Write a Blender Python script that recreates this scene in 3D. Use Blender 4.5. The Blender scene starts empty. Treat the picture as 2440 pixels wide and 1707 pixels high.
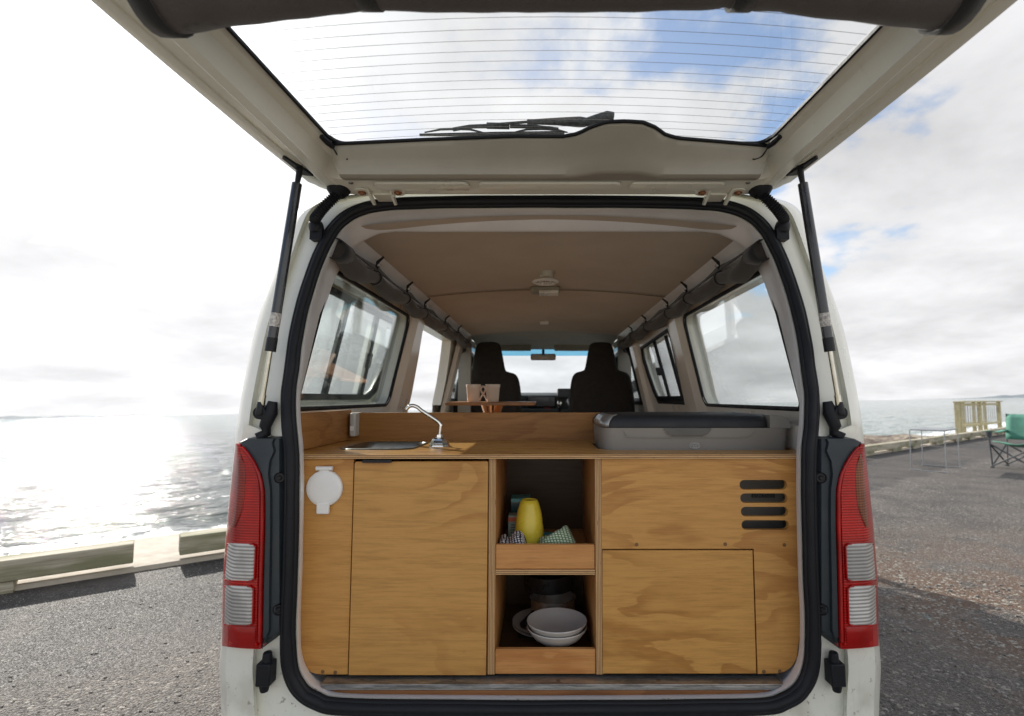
import bpy, bmesh, math, random
from mathutils import Vector, Matrix, noise
from mathutils.geometry import tessellate_polygon
random.seed(7)
sc = bpy.context.scene
R = math.radians
# ------------------------------------------------------------------ frames
# Everything on the hardstand is described in the van's own frame (x right, y to the nose, z up,
# origin on the ground under the rear cabinet face).  The hardstand slopes a little, so the whole
# lot is turned by SLOPE into the world, where the sea is level.
FP, PX, PY = 1250., 1292., 853.5
PITCH = math.atan(94.5/FP)
CAM = Vector((-.02, -1.38, 1.28))
SLOPE = Vector((-.021, .0183, 1)).normalized().rotation_difference(Vector((0, 0, 1))).to_matrix().to_4x4()

cam_d = bpy.data.cameras.new('camera'); cam = bpy.data.objects.new('camera', cam_d)
sc.collection.objects.link(cam); sc.camera = cam
cam_d.sensor_width = 36; cam_d.lens = 36*FP/2440; cam_d.shift_x = -(PX-1220)/2440
cam_d.clip_start = .05; cam_d.clip_end = 20000
cam_d.dof.use_dof = True; cam_d.dof.focus_distance = 1.55; cam_d.dof.aperture_fstop = 3.6
cam.matrix_world = SLOPE @ (Matrix.Translation(CAM) @ Matrix.Rotation(R(90)+PITCH, 4, 'X'))

SUNV = Vector((-.8176, .944, .744)).normalized()       # towards the sun, van frame
SUNW = (SLOPE.to_3x3() @ SUNV).normalized()
sun_d = bpy.data.lights.new('sun', 'SUN'); sun = bpy.data.objects.new('sun', sun_d)
sc.collection.objects.link(sun); sun_d.energy = 5.0; sun_d.angle = R(.53); sun_d.color = (1, .95, .87)
sun.rotation_euler = SUNW.to_track_quat('Z', 'Y').to_euler()

w = bpy.data.worlds.new('World'); sc.world = w; w.use_nodes = True
def build_world():
    nt = w.node_tree; nt.nodes.clear(); N = nt.nodes.new; L = nt.links.new
    out = N('ShaderNodeOutputWorld'); bg = N('ShaderNodeBackground'); bg.inputs[1].default_value = .1
    sky = N('ShaderNodeTexSky'); sky.sky_type = 'NISHITA'; sky.sun_disc = False
    sky.sun_elevation = math.asin(SUNW.z); sky.sun_rotation = math.atan2(SUNW.x, SUNW.y)
    sky.air_density = 1.0; sky.dust_density = 1.5; sky.ozone_density = 1.5
    tc = N('ShaderNodeTexCoord'); sep = N('ShaderNodeSeparateXYZ'); L(tc.outputs['Generated'], sep.inputs[0])
    def m(op, a, b=None, c=None):
        n = N('ShaderNodeMath'); n.operation = op
        for i, v in enumerate((a, b, c)):
            if v is None: continue
            if isinstance(v, (int, float)): n.inputs[i].default_value = v
            else: L(v, n.inputs[i])
        return n.outputs[0]
    z = m('MAXIMUM', sep.outputs[2], 0.0); zz = m('ADD', z, .22)
    cx = m('DIVIDE', sep.outputs[0], zz); cy = m('DIVIDE', sep.outputs[1], zz)
    comb = N('ShaderNodeCombineXYZ'); L(cx, comb.inputs[0]); L(cy, comb.inputs[1]); comb.inputs[2].default_value = CLOUD_SEED
    def nz(scale, det, ro, dist, off=0):
        n = N('ShaderNodeTexNoise'); n.inputs['Scale'].default_value = scale; n.inputs['Detail'].default_value = det
        n.inputs['Roughness'].default_value = ro; n.inputs['Distortion'].default_value = dist
        mp = N('ShaderNodeMapping'); L(comb.outputs[0], mp.inputs[0]); mp.inputs['Location'].default_value = (off, off*.7, off*.3); L(mp.outputs[0], n.inputs['Vector']); return n.outputs['Fac']
    big = nz(.9, 2, .5, 0, 0); puff = nz(2.6, 12, .56, .1, 3); n1 = m('ADD', m('MULTIPLY', big, .50), m('MULTIPLY', puff, .50))
    dot = N('ShaderNodeVectorMath'); dot.operation = 'DOT_PRODUCT'; L(tc.outputs['Generated'], dot.inputs[0]); dot.inputs[1].default_value = SUNW
    d = m('MAXIMUM', dot.outputs['Value'], 0.0)
    # cover: more toward the horizon and toward the sun side (thin veil)
    hor = m('SUBTRACT', 1.0, m('MINIMUM', m('MULTIPLY', z, 2.2), 1.0))
    cov = m('ADD', n1, m('ADD', m('MULTIPLY', m('POWER', hor, 1.5), .20), m('ADD', m('MULTIPLY', m('POWER', d, 6.0), .14), m('MULTIPLY', m('MAXIMUM', m('SUBTRACT', sep.outputs[0], .42), 0.0), .42))))
    rmp = N('ShaderNodeMapRange'); rmp.interpolation_type = 'SMOOTHSTEP'; L(cov, rmp.inputs[0])
    rmp.inputs[1].default_value = COVER; rmp.inputs[2].default_value = COVER+.075
    # cloud tone: bright tops, greyer bellies where thick
    n2 = nz(1.5, 8, .52, .2, 9)
    tone = N('ShaderNodeMapRange'); L(m('ADD', m('MULTIPLY', n2, .6), m('MULTIPLY', puff, .4)), tone.inputs[0])
    tone.inputs[1].default_value = .33; tone.inputs[2].default_value = .62; tone.inputs[3].default_value = 4.9; tone.inputs[4].default_value = 7.9
    glow = m('ADD', m('MULTIPLY', m('POWER', d, 5.0), 1.7), m('MULTIPLY', m('POWER', d, 60.0), 12.0))
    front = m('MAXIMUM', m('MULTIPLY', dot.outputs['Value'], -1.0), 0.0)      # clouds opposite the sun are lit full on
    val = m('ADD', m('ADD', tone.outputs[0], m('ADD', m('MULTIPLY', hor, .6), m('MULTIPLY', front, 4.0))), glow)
    cc = N('ShaderNodeVectorMath'); cc.operation = 'SCALE'; cc.inputs[0].default_value = (.985, .985, 1.0); L(val, cc.inputs['Scale'])
    add = N('ShaderNodeVectorMath'); add.operation = 'SCALE'; L(sky.outputs[0], add.inputs[0]); L(m('MULTIPLY', m('SUBTRACT', 1.0, m('MULTIPLY', m('POWER', d, 5.0), .65)), SKY_GAIN), add.inputs['Scale'])
    veil = N('ShaderNodeVectorMath'); veil.operation = 'SCALE'; veil.inputs[0].default_value = (.9, .96, 1.05); L(glow, veil.inputs['Scale'])
    ad2 = N('ShaderNodeVectorMath'); ad2.operation = 'ADD'; L(add.outputs[0], ad2.inputs[0]); L(veil.outputs[0], ad2.inputs[1])
    mix = N('ShaderNodeMix'); mix.data_type = 'RGBA'; L(rmp.outputs[0], mix.inputs[0]); L(ad2.outputs[0], mix.inputs[6]); L(cc.outputs[0], mix.inputs[7])
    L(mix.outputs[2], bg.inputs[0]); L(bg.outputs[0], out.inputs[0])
CLOUD_SEED = 14.0; SKY_GAIN = 1.6; COVER = .475
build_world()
sc.view_settings.view_transform = 'Standard'; sc.view_settings.look = 'None'
sc.view_settings.exposure = 0.33; sc.view_settings.gamma = 1; sc.view_settings.use_curve_mapping = False
sc.cycles.use_denoising = True
sc.cycles.max_bounces = 10; sc.cycles.diffuse_bounces = 5; sc.cycles.transparent_max_bounces = 16
sc.cycles.sample_clamp_indirect = 6; sc.cycles.caustics_reflective = False; sc.cycles.caustics_refractive = False

# ------------------------------------------------------------------ measuring helpers
CP, SP = math.cos(PITCH), math.sin(PITCH)
def ray(x, y):
    a = (x-PX)/FP; b = (PY-y)/FP
    return Vector((a, CP-b*SP, SP+b*CP))
def onp(x, y, p0, n):
    d = ray(x, y); n = Vector(n); return CAM + d*((Vector(p0)-CAM).dot(n)/d.dot(n))
def oy(x, y, Y=0): return onp(x, y, (0, Y, 0), (0, 1, 0))
def oz(x, y, Z=0): return onp(x, y, (0, 0, Z), (0, 0, 1))
def zf(y, Y=0): return oy(PX, y, Y).z
def xf(x, y, Y=0): return oy(x, y, Y).x
def rearY(z):
    t = min(max((z-1.02)/.86, 0), 1); return -.06 + .18*(t*t*(1.6-.6*t))
def orr(x, y, off=0):
    d = ray(x, y); t = 1.3
    for _ in range(30):
        p = CAM+d*t; t = (rearY(p.z)+off-CAM.y)/d.y
    return CAM+d*t
GA = R(6); GN = Vector((0, -math.sin(GA), -math.cos(GA))); GV = Vector((0, -math.cos(GA), math.sin(GA))); GP = Vector((0, .10, 1.87))
def gate(u, v, w=0): return GP + Vector((u, 0, 0)) + GV*v + GN*w      # tailgate frame: w down
def gpx(x, y, w=0): return onp(x, y, GP+GN*w, GN)
def guv(x, y, w=0):
    q = gpx(x, y, w)-GP; return q.x, q.dot(GV)
def wallX(z): return .76-.228*(z-1.242)           # inner side wall
def owall(x, y, s, extra=0):
    n = Vector((s, 0, .228)); return onp(x, y, (s*(.76+extra), 0, 1.242), n)

# ------------------------------------------------------------------ mesh builder
class MB:
    def __init__(s): s.v = []; s.f = []; s.m = []
    def add(s, vs, fs, mi=0):
        b = len(s.v); s.v += [tuple(p) for p in vs]
        for f in fs: s.f.append([b+i for i in f]); s.m.append(mi)
        return s
    def box(s, x0, x1, y0, y1, z0, z1, mi=0, front=None, top=None, M=None, right=None, left=None):
        vs = [Vector(p) for p in ((x0,y0,z0),(x1,y0,z0),(x1,y1,z0),(x0,y1,z0),(x0,y0,z1),(x1,y0,z1),(x1,y1,z1),(x0,y1,z1))]
        if M is not None: vs = [M @ p for p in vs]
        b = len(s.v); s.v += [tuple(p) for p in vs]
        for f, k in (((3,2,1,0),mi),((4,5,6,7),mi if top is None else top),((0,1,5,4),mi if front is None else front),((1,2,6,5),mi if right is None else right),((2,3,7,6),mi),((3,0,4,7),mi if left is None else left)):
            s.f.append([b+i for i in f]); s.m.append(k)
        return s
    def tube(s, path, rad, n=10, mi=0, caps=True, flat=None, up=None):
        P = [Vector(p) for p in path]; k = len(P)
        if not hasattr(rad, '__len__'): rad = [rad]*k
        rings = []; prev = None
        for i in range(k):
            t = (P[min(i+1, k-1)]-P[max(i-1, 0)])
            if t.length < 1e-9: t = Vector((0,0,1))
            t.normalize()
            if prev is None:
                a = Vector(up) if up is not None else (Vector((0,0,1)) if abs(t.z) < .9 else Vector((0,1,0)))
            else: a = prev
            a = (a-t*a.dot(t)).normalized(); prev = a; b = t.cross(a)
            fr = flat or (1, 1)
            rings.append([P[i]+(a*math.cos(2*math.pi*j/n)*fr[0]+b*math.sin(2*math.pi*j/n)*fr[1])*rad[i] for j in range(n)])
        return s.loft(rings, closed=True, mi=mi, caps=caps)
    def loft(s, rings, closed=False, mi=0, caps=False, flip=False):
        b = len(s.v); n = len(rings[0])
        for r in rings: s.v += [tuple(p) for p in r]
        for i in range(len(rings)-1):
            for j in range(n if closed else n-1):
                j2 = (j+1) % n; f = [b+i*n+j, b+(i+1)*n+j, b+(i+1)*n+j2, b+i*n+j2]
                s.f.append(f[::-1] if flip else f); s.m.append(mi)
        if caps:
            s.f.append([b+j for j in range(n)]); s.m.append(mi)
            s.f.append([b+(len(rings)-1)*n+j for j in range(n)][::-1]); s.m.append(mi)
        return s
    def lathe(s, prof, c=(0,0,0), n=32, mi=0, M=None):
        c = Vector(c); rings = []
        for r, z in prof:
            ring = [Vector((r*math.cos(2*math.pi*j/n), r*math.sin(2*math.pi*j/n), z)) for j in range(n)]
            rings.append([(M @ p if M is not None else p)+c for p in ring])
        return s.loft(rings, closed=True, mi=mi)
    def plate(s, outer, holes, fn, th, mi=0, emi=None):
        # flat outline with holes given in 2-D, mapped by fn(a, b, depth) for depth 0 and th
        loops = [outer]+list(holes); flat = [p for l in loops for p in l]
        tr = tessellate_polygon([[Vector((p[0], p[1], 0)) for p in l] for l in loops])
        n = len(flat); b = len(s.v)
        s.v += [tuple(fn(p[0], p[1], 0)) for p in flat]+[tuple(fn(p[0], p[1], th)) for p in flat]
        for t in tr:
            s.f.append([b+i for i in t]); s.m.append(mi); s.f.append([b+n+i for i in reversed(t)]); s.m.append(mi)
        k = 0
        for l in loops:
            for i in range(len(l)):
                j = (i+1) % len(l); s.f.append([b+k+i, b+k+j, b+n+k+j, b+n+k+i]); s.m.append(mi if emi is None else emi)
            k += len(l)
        return s
    def build(s, name, mats, parent=None, bev=0, smooth=35, seg=2, sub=0, org=None, solid=0):
        me = bpy.data.meshes.new(name); vs = s.v
        o = bpy.data.objects.new(name, me); sc.collection.objects.link(o)
        if parent is None:
            if org is None:
                zs = min(p[2] for p in vs); org = ((min(p[0] for p in vs)+max(p[0] for p in vs))/2, (min(p[1] for p in vs)+max(p[1] for p in vs))/2, zs)
            vs = [(p[0]-org[0], p[1]-org[1], p[2]-org[2]) for p in vs]; o.location = org
        me.from_pydata(vs, [], s.f)
        if not isinstance(mats, (list, tuple)): mats = [mats]
        for m_ in mats: me.materials.append(m_)
        me.polygons.foreach_set('material_index', [min(k, len(mats)-1) for k in s.m])
        bm = bmesh.new(); bm.from_mesh(me); bmesh.ops.remove_doubles(bm, verts=bm.verts, dist=1e-5)
        bmesh.ops.recalc_face_normals(bm, faces=bm.faces); bm.to_mesh(me); bm.free()
        if smooth:
            me.polygons.foreach_set('use_smooth', [True]*len(me.polygons)); me.set_sharp_from_angle(angle=R(smooth))
        if solid: md = o.modifiers.new('solid', 'SOLIDIFY'); md.thickness = solid; md.offset = 0
        if sub: md = o.modifiers.new('sub', 'SUBSURF'); md.levels = md.render_levels = sub
        if bev: md = o.modifiers.new('bevel', 'BEVEL'); md.width = bev; md.segments = seg; md.limit_method = 'ANGLE'; md.angle_limit = R(40)
        if parent is not None:
            o.parent = parent; o.matrix_parent_inverse = chain(parent).inverted()
        return o
def chain(o):
    m_ = o.matrix_basis.copy()
    while o.parent is not None:
        m_ = o.matrix_parent_inverse @ m_; o = o.parent; m_ = o.matrix_basis @ m_
    return m_
def tag(o, label=None, cat=None, group=None, kind=None):
    if label: o['label'] = label
    if cat: o['category'] = cat
    if group: o['group'] = group
    if kind: o['kind'] = kind
    return o
def thing(name, loc, label, cat, group=None, rz=0):
    o = bpy.data.objects.new(name, None); sc.collection.objects.link(o); o.location = loc; o.rotation_euler = (0, 0, rz)
    o.empty_display_size = .1
    return tag(o, label, cat, group)
def rrect(x0, x1, y0, y1, r, n=5, skew=None):
    rs = r if hasattr(r, '__len__') else (r,)*4; P = []
    for (cx, cy, a0, rr) in ((x1-rs[0], y1-rs[0], 0, rs[0]), (x0+rs[1], y1-rs[1], 90, rs[1]), (x0+rs[2], y0+rs[2], 180, rs[2]), (x1-rs[3], y0+rs[3], 270, rs[3])):
        for k in range(n+1):
            a = R(a0+90*k/n); P.append((cx+rr*math.cos(a), cy+rr*math.sin(a)))
    return P
def spl(pts, n):
    # Catmull-Rom through points, n samples per span
    P = [Vector(p) for p in pts]; out = []
    for i in range(len(P)-1):
        a, b, c, d = P[max(i-1, 0)], P[i], P[i+1], P[min(i+2, len(P)-1)]
        for k in range(n):
            t = k/n; out.append(.5*((2*b)+(c-a)*t+(2*a-5*b+4*c-d)*t*t+(3*b-3*c+d-a)*t**3))
    out.append(P[-1]); return out

# ------------------------------------------------------------------ materials
class NT:
    def __init__(s, name):
        s.mat = bpy.data.materials.new(name); s.mat.use_nodes = True; s.t = s.mat.node_tree
        s.t.nodes.clear(); s.out = s.N('ShaderNodeOutputMaterial'); s.tc = s.N('ShaderNodeTexCoord')
    def N(s, k): return s.t.nodes.new(k)
    def L(s, a, b): s.t.links.new(a, b)
    def setv(s, inp, v):
        if isinstance(v, bpy.types.NodeSocket): s.L(v, inp)
        else: inp.default_value = v
    def m(s, op, a, b=None, c=None):
        n = s.N('ShaderNodeMath'); n.operation = op
        for i, v in enumerate((a, b, c)):
            if v is not None: s.setv(n.inputs[i], v)
        return n.outputs[0]
    def scale(s, v, src=None):
        n = s.N('ShaderNodeMapping'); s.L(src or s.tc.outputs['Object'], n.inputs[0]); n.inputs['Scale'].default_value = v; return n.outputs[0]
    def noise(s, sc_, vec=None, det=4, ro=.5, dist=0):
        n = s.N('ShaderNodeTexNoise'); n.inputs['Scale'].default_value = sc_; n.inputs['Detail'].default_value = det
        n.inputs['Roughness'].default_value = ro; n.inputs['Distortion'].default_value = dist; s.L(vec or s.tc.outputs['Object'], n.inputs['Vector']); return n.outputs['Fac']
    def vor(s, sc_, vec=None, feat='F1', out='Distance'):
        n = s.N('ShaderNodeTexVoronoi'); n.feature = feat; n.inputs['Scale'].default_value = sc_; s.L(vec or s.tc.outputs['Object'], n.inputs['Vector']); return n.outputs[out]
    def rng(s, v, a, b, c=0, d=1, smooth=True):
        n = s.N('ShaderNodeMapRange'); n.interpolation_type = 'SMOOTHSTEP' if smooth else 'LINEAR'
        s.L(v, n.inputs[0])
        for i, x in enumerate((a, b, c, d)): n.inputs[i+1].default_value = x
        return n.outputs[0]
    def mix(s, f, a, b, mode='MIX'):
        n = s.N('ShaderNodeMix'); n.data_type = 'RGBA'; n.blend_type = mode; s.setv(n.inputs[0], f)
        for i, x in ((6, a), (7, b)): s.setv(n.inputs[i], x if isinstance(x, bpy.types.NodeSocket) else (x[0], x[1], x[2], 1))
        return n.outputs[2]
    def bump(s, h, strength=.3, dist=.01, prev=None):
        n = s.N('ShaderNodeBump'); n.inputs['Strength'].default_value = strength; n.inputs['Distance'].default_value = dist; s.L(h, n.inputs['Height'])
        if prev is not None: s.L(prev, n.inputs['Normal'])
        return n.outputs[0]
    def pbr(s, col, rough=.5, metal=0, normal=None, **kw):
        p = s.N('ShaderNodeBsdfPrincipled')
        s.setv(p.inputs['Base Color'], col if isinstance(col, bpy.types.NodeSocket) else (col[0], col[1], col[2], 1))
        s.setv(p.inputs['Roughness'], rough); p.inputs['Metallic'].default_value = metal
        if normal is not None: s.L(normal, p.inputs['Normal'])
        for k, v in kw.items(): s.setv(p.inputs[k.replace('_', ' ')], v)
        s.L(p.outputs[0], s.out.inputs[0]); return p
def simple(name, col, rough=.5, metal=0, var=.12, vs=6, bs=0, bsc=200, **kw):
    t = NT(name); n = t.noise(vs, det=5, ro=.6)
    c = t.mix(t.rng(n, .3, .7), [x*(1-var) for x in col], [min(1, x*(1+var)) for x in col])
    rr = t.rng(t.noise(vs*3+2, det=4), .3, .7, max(.02, rough-.06), min(1, rough+.06))
    nm = t.bump(t.noise(bsc, det=3), bs, .002) if bs else None
    t.pbr(c, rr, metal, nm, **kw); return t.mat

def paint_mat(name, col, dirt=.8):
    t = NT(name); g = t.noise(2.2, det=6, ro=.6)
    c = t.mix(t.rng(g, .35, .7), [x*.95 for x in col], col)
    st = t.noise(1, t.scale((26, 26, 3.2)), det=6, ro=.65)      # faint vertical run marks
    c = t.mix(t.m('MULTIPLY', t.rng(st, .58, .78), .22*dirt), c, (.30, .26, .17))
    sp = t.noise(70, det=3, ro=.7); z = t.N('ShaderNodeSeparateXYZ'); t.L(t.tc.outputs['Object'], z.inputs[0])
    low = t.rng(z.outputs[2], .72, .50)
    c = t.mix(t.m('MULTIPLY', t.rng(sp, .62, .72), t.m('ADD', .10, t.m('MULTIPLY', low, .75*dirt))), c, (.13, .085, .05))
    c = t.mix(t.m('MULTIPLY', t.rng(t.noise(9, det=5), .52, .72), t.m('MULTIPLY', low, .45*dirt)), c, (.25, .21, .13))
    t.pbr(c, t.rng(g, .3, .7, .26, .36), 0, t.bump(t.noise(14, det=2), .02, .01), Coat_Weight=.5, Coat_Roughness=.08); return t.mat
PAINT = paint_mat('cream_paint', (.76, .76, .675))
PAINT_IN = paint_mat('interior_cream_paint', (.76, .71, .63), .12)
PAINT_W = simple('white_jamb_paint', (.78, .78, .80), .35, var=.05)

def ply_mat(name, light, dark, seed=0., rough=.42, along='x'):
    # along: the axis the grain runs in
    t = NT(name); s = t.N('ShaderNodeSeparateXYZ'); t.L(t.tc.outputs['Object'], s.inputs[0])
    u = t.m('ADD', t.m('MULTIPLY', s.outputs[2], 1.0), t.m('MULTIPLY', s.outputs[1 if along == 'x' else 0], .93))
    cb = t.N('ShaderNodeCombineXYZ'); t.L(s.outputs[0 if along == 'x' else 1], cb.inputs[0]); t.L(u, cb.inputs[2]); cb.inputs[1].default_value = seed
    v = cb.outputs[0]
    field = t.noise(1, t.scale((1.5, 1, 5.0), v), det=4, ro=.5, dist=.5)
    fr = t.m('FRACT', t.m('ADD', t.m('MULTIPLY', field, 7.0), t.m('MULTIPLY', t.noise(1, t.scale((9, 1, 70), v), det=3), .16)))
    band = t.m('MULTIPLY', t.rng(fr, .0, .05), t.rng(fr, .55, .12))
    msk = t.rng(t.noise(1, t.scale((2.1, 1, 3.0), v), det=2), .40, .60)
    band = t.m('MULTIPLY', band, t.m('ADD', .12, t.m('MULTIPLY', msk, .70)))
    c = t.mix(band, light, dark)
    gr = t.noise(1, t.scale((8, 1, 130), v), det=6, ro=.75)
    c = t.mix(t.m('MULTIPLY', t.rng(gr, .42, .68), .42), c, [x*.62 for x in dark])
    gr2 = t.noise(1, t.scale((14, 1, 420), v), det=2, ro=.6)
    c = t.mix(t.m('MULTIPLY', t.rng(gr2, .5, .7), .22), c, [min(1, x*1.25) for x in light])
    kn = t.vor(1, t.scale((1.1, 1, 2.2), v)); c = t.mix(t.m('MULTIPLY', t.rng(kn, .035, .012), .6), c, [x*.35 for x in dark])
    bl = t.noise(3, v, det=3); c = t.mix(t.rng(bl, .35, .7, 0, .25), c, [x*.8 for x in light])
    t.pbr(c, t.rng(gr, .3, .7, rough-.06, rough+.08), 0, t.bump(gr, .12, .0008), Specular_IOR_Level=.35); return t.mat
PLY = ply_mat('plywood_face', (.57, .29, .078), (.38, .158, .036), 0.)
PLY_DOOR = ply_mat('plywood_door', (.54, .285, .080), (.40, .175, .042), 4.7)
PLY_FLAP = ply_mat('plywood_flap', (.56, .29, .076), (.37, .158, .034), 9.1)
PLY_TOP = ply_mat('plywood_worktop', (.52, .27, .075), (.30, .115, .022), 14.3, .3)
PLY_LIP = ply_mat('plywood_lip', (.56, .265, .085), (.42, .165, .042), 21.0)
PLY_SHADE = ply_mat('plywood_cavity_shade', (.07, .04, .015), (.045, .025, .01), 2.2)  # dark copy of the ply: cavity shade put into the colour
PLY_UP = ply_mat('plywood_upstand', (.34, .155, .040), (.24, .095, .022), 6.2)  # brown varnish, with the upstand's shade put into the colour too
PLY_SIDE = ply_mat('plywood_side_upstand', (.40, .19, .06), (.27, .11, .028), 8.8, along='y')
def edge_mat(name, axis, freq):
    t = NT(name); s = t.N('ShaderNodeSeparateXYZ'); t.L(t.tc.outputs['Object'], s.inputs[0])
    q = s.outputs[axis]
    wob = t.noise(1, t.scale((9, 9, 9)), det=3)
    fr = t.m('FRACT', t.m('ADD', t.m('MULTIPLY', q, freq), t.m('MULTIPLY', wob, .25)))
    st = t.rng(fr, .42, .60); st = t.m('MULTIPLY', st, t.rng(fr, .99, .86))
    pin = t.rng(t.noise(1, t.scale((40 if axis == 2 else 600, 300, 600 if axis == 2 else 40)), det=2), .66, .74)
    c = t.mix(st, (.60, .38, .17), (.13, .05, .016))
    c = t.mix(t.rng(t.noise(1, t.scale((14 if axis == 2 else 300, 14, 300 if axis == 2 else 14)), det=3), .35, .7, 0, .5), c, (.34, .17, .06))
    c = t.mix(t.m('MULTIPLY', pin, .8), c, (.03, .015, .008)); t.pbr(c, .55, 0, t.bump(fr, .15, .0005)); return t.mat
EDGE_H = edge_mat('ply_edge_lying', 2, 210.); EDGE_V = edge_mat('ply_edge_standing', 0, 270.)

BLACK = simple('black_rubber', (.008, .009, .012), .5, bs=.25, bsc=160, Specular_IOR_Level=.25)
BLACKP = simple('black_plastic', (.009, .010, .013), .4, bs=.1, bsc=300, Specular_IOR_Level=.3)
DARKTRIM = simple('slate_trim_plastic', (.020, .029, .036), .5, bs=.18, bsc=500)
GREYTRIM = simple('grey_trim_plastic', (.37, .35, .30), .48, var=.05, bs=.15, bsc=700)
CHROME = simple('chrome', (.78, .77, .74), .1, 1, var=.03)
STEEL = simple('brushed_steel', (.26, .255, .235), .34, 1, var=.02, vs=20)
RODM = simple('plated_rod', (.50, .48, .40), .12, 1, var=.1, vs=40)
RUST = simple('rusted_bolt', (.30, .13, .06), .6, .4, var=.4, vs=120, bs=.4, bsc=300)
WHITEP = simple('white_plastic', (.80, .79, .76), .4, var=.04)
CERAMIC = simple('cream_ceramic', (.76, .60, .47), .18, var=.03)
BOWLM = simple('grey_white_melamine', (.44, .415, .385), .42, var=.04)
YELLOW = simple('yellow_plastic', (.72, .56, .05), .28, var=.05)
TEAL = simple('teal_plastic', (.015, .18, .24), .35, var=.08)
SEATM = simple('seat_fabric', (.030, .026, .023), .9, var=.15, vs=30, bs=.4, bsc=600)
DASH = simple('dashboard_plastic', (.10, .11, .115), .5, var=.08)
CABC = simple('cab_lining', (.40, .39, .35), .8, var=.05)
TYRE = simple('tyre_rubber', (.02, .02, .02), .8, bs=.3, bsc=80)
RIM = simple('wheel_steel', (.35, .35, .35), .4, .8)
FRIDGE = simple('grey_coolbox_plastic', (.25, .235, .21), .5, var=.04, bs=.08, bsc=700)
FRIDGELID = simple('black_coolbox_lid', (.011, .013, .016), .6, var=.05)
LENSF = simple('fridge_bezel', (.30, .30, .30), .3, .6, var=.1)

def fabric_mat(name, col, motif=True):
    t = NT(name); a = t.noise(1, t.scale((900, 900, 240)), det=2); b = t.noise(18, det=4)
    c = t.mix(t.rng(a, .3, .7), [x*.6 for x in col], [x*1.35 for x in col]); c = t.mix(t.rng(b, .3, .7, 0, .35), c, [x*.55 for x in col])
    if motif:
        d = t.vor(11); c = t.mix(t.m('MULTIPLY', t.m('MULTIPLY', t.rng(d, .12, .17), t.rng(d, .26, .20)), t.rng(t.noise(60), .45, .6)), c, [x*.4 for x in col])
    t.pbr(c, .95, 0, t.bump(a, .5, .002), Sheen_Weight=.25); return t.mat
CURTAIN = fabric_mat('charcoal_curtain_cloth', (.080, .068, .066))
CURTAIN2 = fabric_mat('brown_curtain_cloth', (.042, .034, .028), False)
BLACKCLOTH = fabric_mat('black_backing_cloth', (.012, .012, .013), False)
def headliner_mat():
    t = NT('brown_headliner'); a = t.noise(300, det=2); b = t.noise(2.5, det=5, ro=.6)
    c = t.mix(t.rng(b, .3, .75), (.47, .385, .305), (.55, .455, .365))
    v = t.noise(1, t.scale((45, 160, 45)), det=1); c = t.mix(t.rng(v, .80, .84, 0, .5), c, (.45, .36, .28))
    t.pbr(c, .9, 0, t.bump(a, .15, .002), Sheen_Weight=.15); return t.mat
HEADL = headliner_mat()

def glass_mat(name, tint, refl=1.0, dirt=.0, ior=1.5):
    t = NT(name); tr = t.N('ShaderNodeBsdfTransparent'); tr.inputs[0].default_value = (*tint, 1)
    gl = t.N('ShaderNodeBsdfGlossy'); gl.inputs['Roughness'].default_value = .015; gl.inputs[0].default_value = (1, 1, 1, 1)
    lw = t.N('ShaderNodeLayerWeight'); lw.inputs[0].default_value = .5
    sch = t.m('ADD', .04, t.m('MULTIPLY', t.m('POWER', lw.outputs['Facing'], 4.2), .9))
    mx = t.N('ShaderNodeMixShader'); t.L(t.m('MINIMUM', t.m('MULTIPLY', sch, refl), 1.0), mx.inputs[0]); t.L(tr.outputs[0], mx.inputs[1]); t.L(gl.outputs[0], mx.inputs[2])
    if dirt:
        df = t.N('ShaderNodeBsdfTranslucent'); df.inputs[0].default_value = (.8, .85, .85, 1); m2 = t.N('ShaderNodeMixShader')
        sp = t.rng(t.noise(160, det=2), .70, .76, 0, 1); fac = t.m('MULTIPLY', t.m('ADD', t.m('MULTIPLY', t.noise(5, det=5), .7), t.m('MULTIPLY', sp, 2.5)), dirt)
        t.L(fac, m2.inputs[0]); t.L(mx.outputs[0], m2.inputs[1]); t.L(df.outputs[0], m2.inputs[2]); mx = m2
    t.L(mx.outputs[0], t.out.inputs[0]); return t.mat
GLASS_T = glass_mat('tailgate_glass', (.975, .99, .99), 1, .03)
GLASS_S = glass_mat('side_glass', (.972, .992, .984), 1.3, .015)
GLASS_F = glass_mat('windscreen_glass', (.95, .98, .99), 1, .01)
GLASS_B = glass_mat('windscreen_blue_band', (.22, .56, .78), 1)
def lens_mat(name, col, dk, fx=False, fz=1000., trans=0.):
    t = NT(name); s = t.N('ShaderNodeSeparateXYZ'); t.L(t.tc.outputs['Object'], s.inputs[0])
    rz = t.m('SINE', t.m('MULTIPLY', s.outputs[2], fz)); rx = t.m('SINE', t.m('MULTIPLY', s.outputs[0], 900.))
    h = t.m('ADD', rz, t.m('MULTIPLY', rx, .45 if fx else .0)); k = t.rng(h, -1.2, 1.2)
    c = t.mix(k, dk, col); c = t.mix(t.rng(t.noise(9, det=3), .35, .65, 0, .55), c, [x*.45 for x in dk])
    p = t.pbr(c, .32, 0, t.bump(k, .3, .002), Coat_Weight=.35, Coat_Roughness=.03, Specular_IOR_Level=.25)
    if trans: p.inputs['Subsurface Weight'].default_value = trans; p.inputs['Subsurface Radius'].default_value = (.03, .004, .004); p.inputs['Subsurface Scale'].default_value = .5
    return t.mat
LENS = lens_mat('red_lamp_lens', (.60, .009, .006), (.30, .003, .002), trans=.5)
LENS_PLAIN = lens_mat('plain_red_lens', (.42, .004, .005), (.32, .003, .003), trans=.3, fz=60.)
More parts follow.
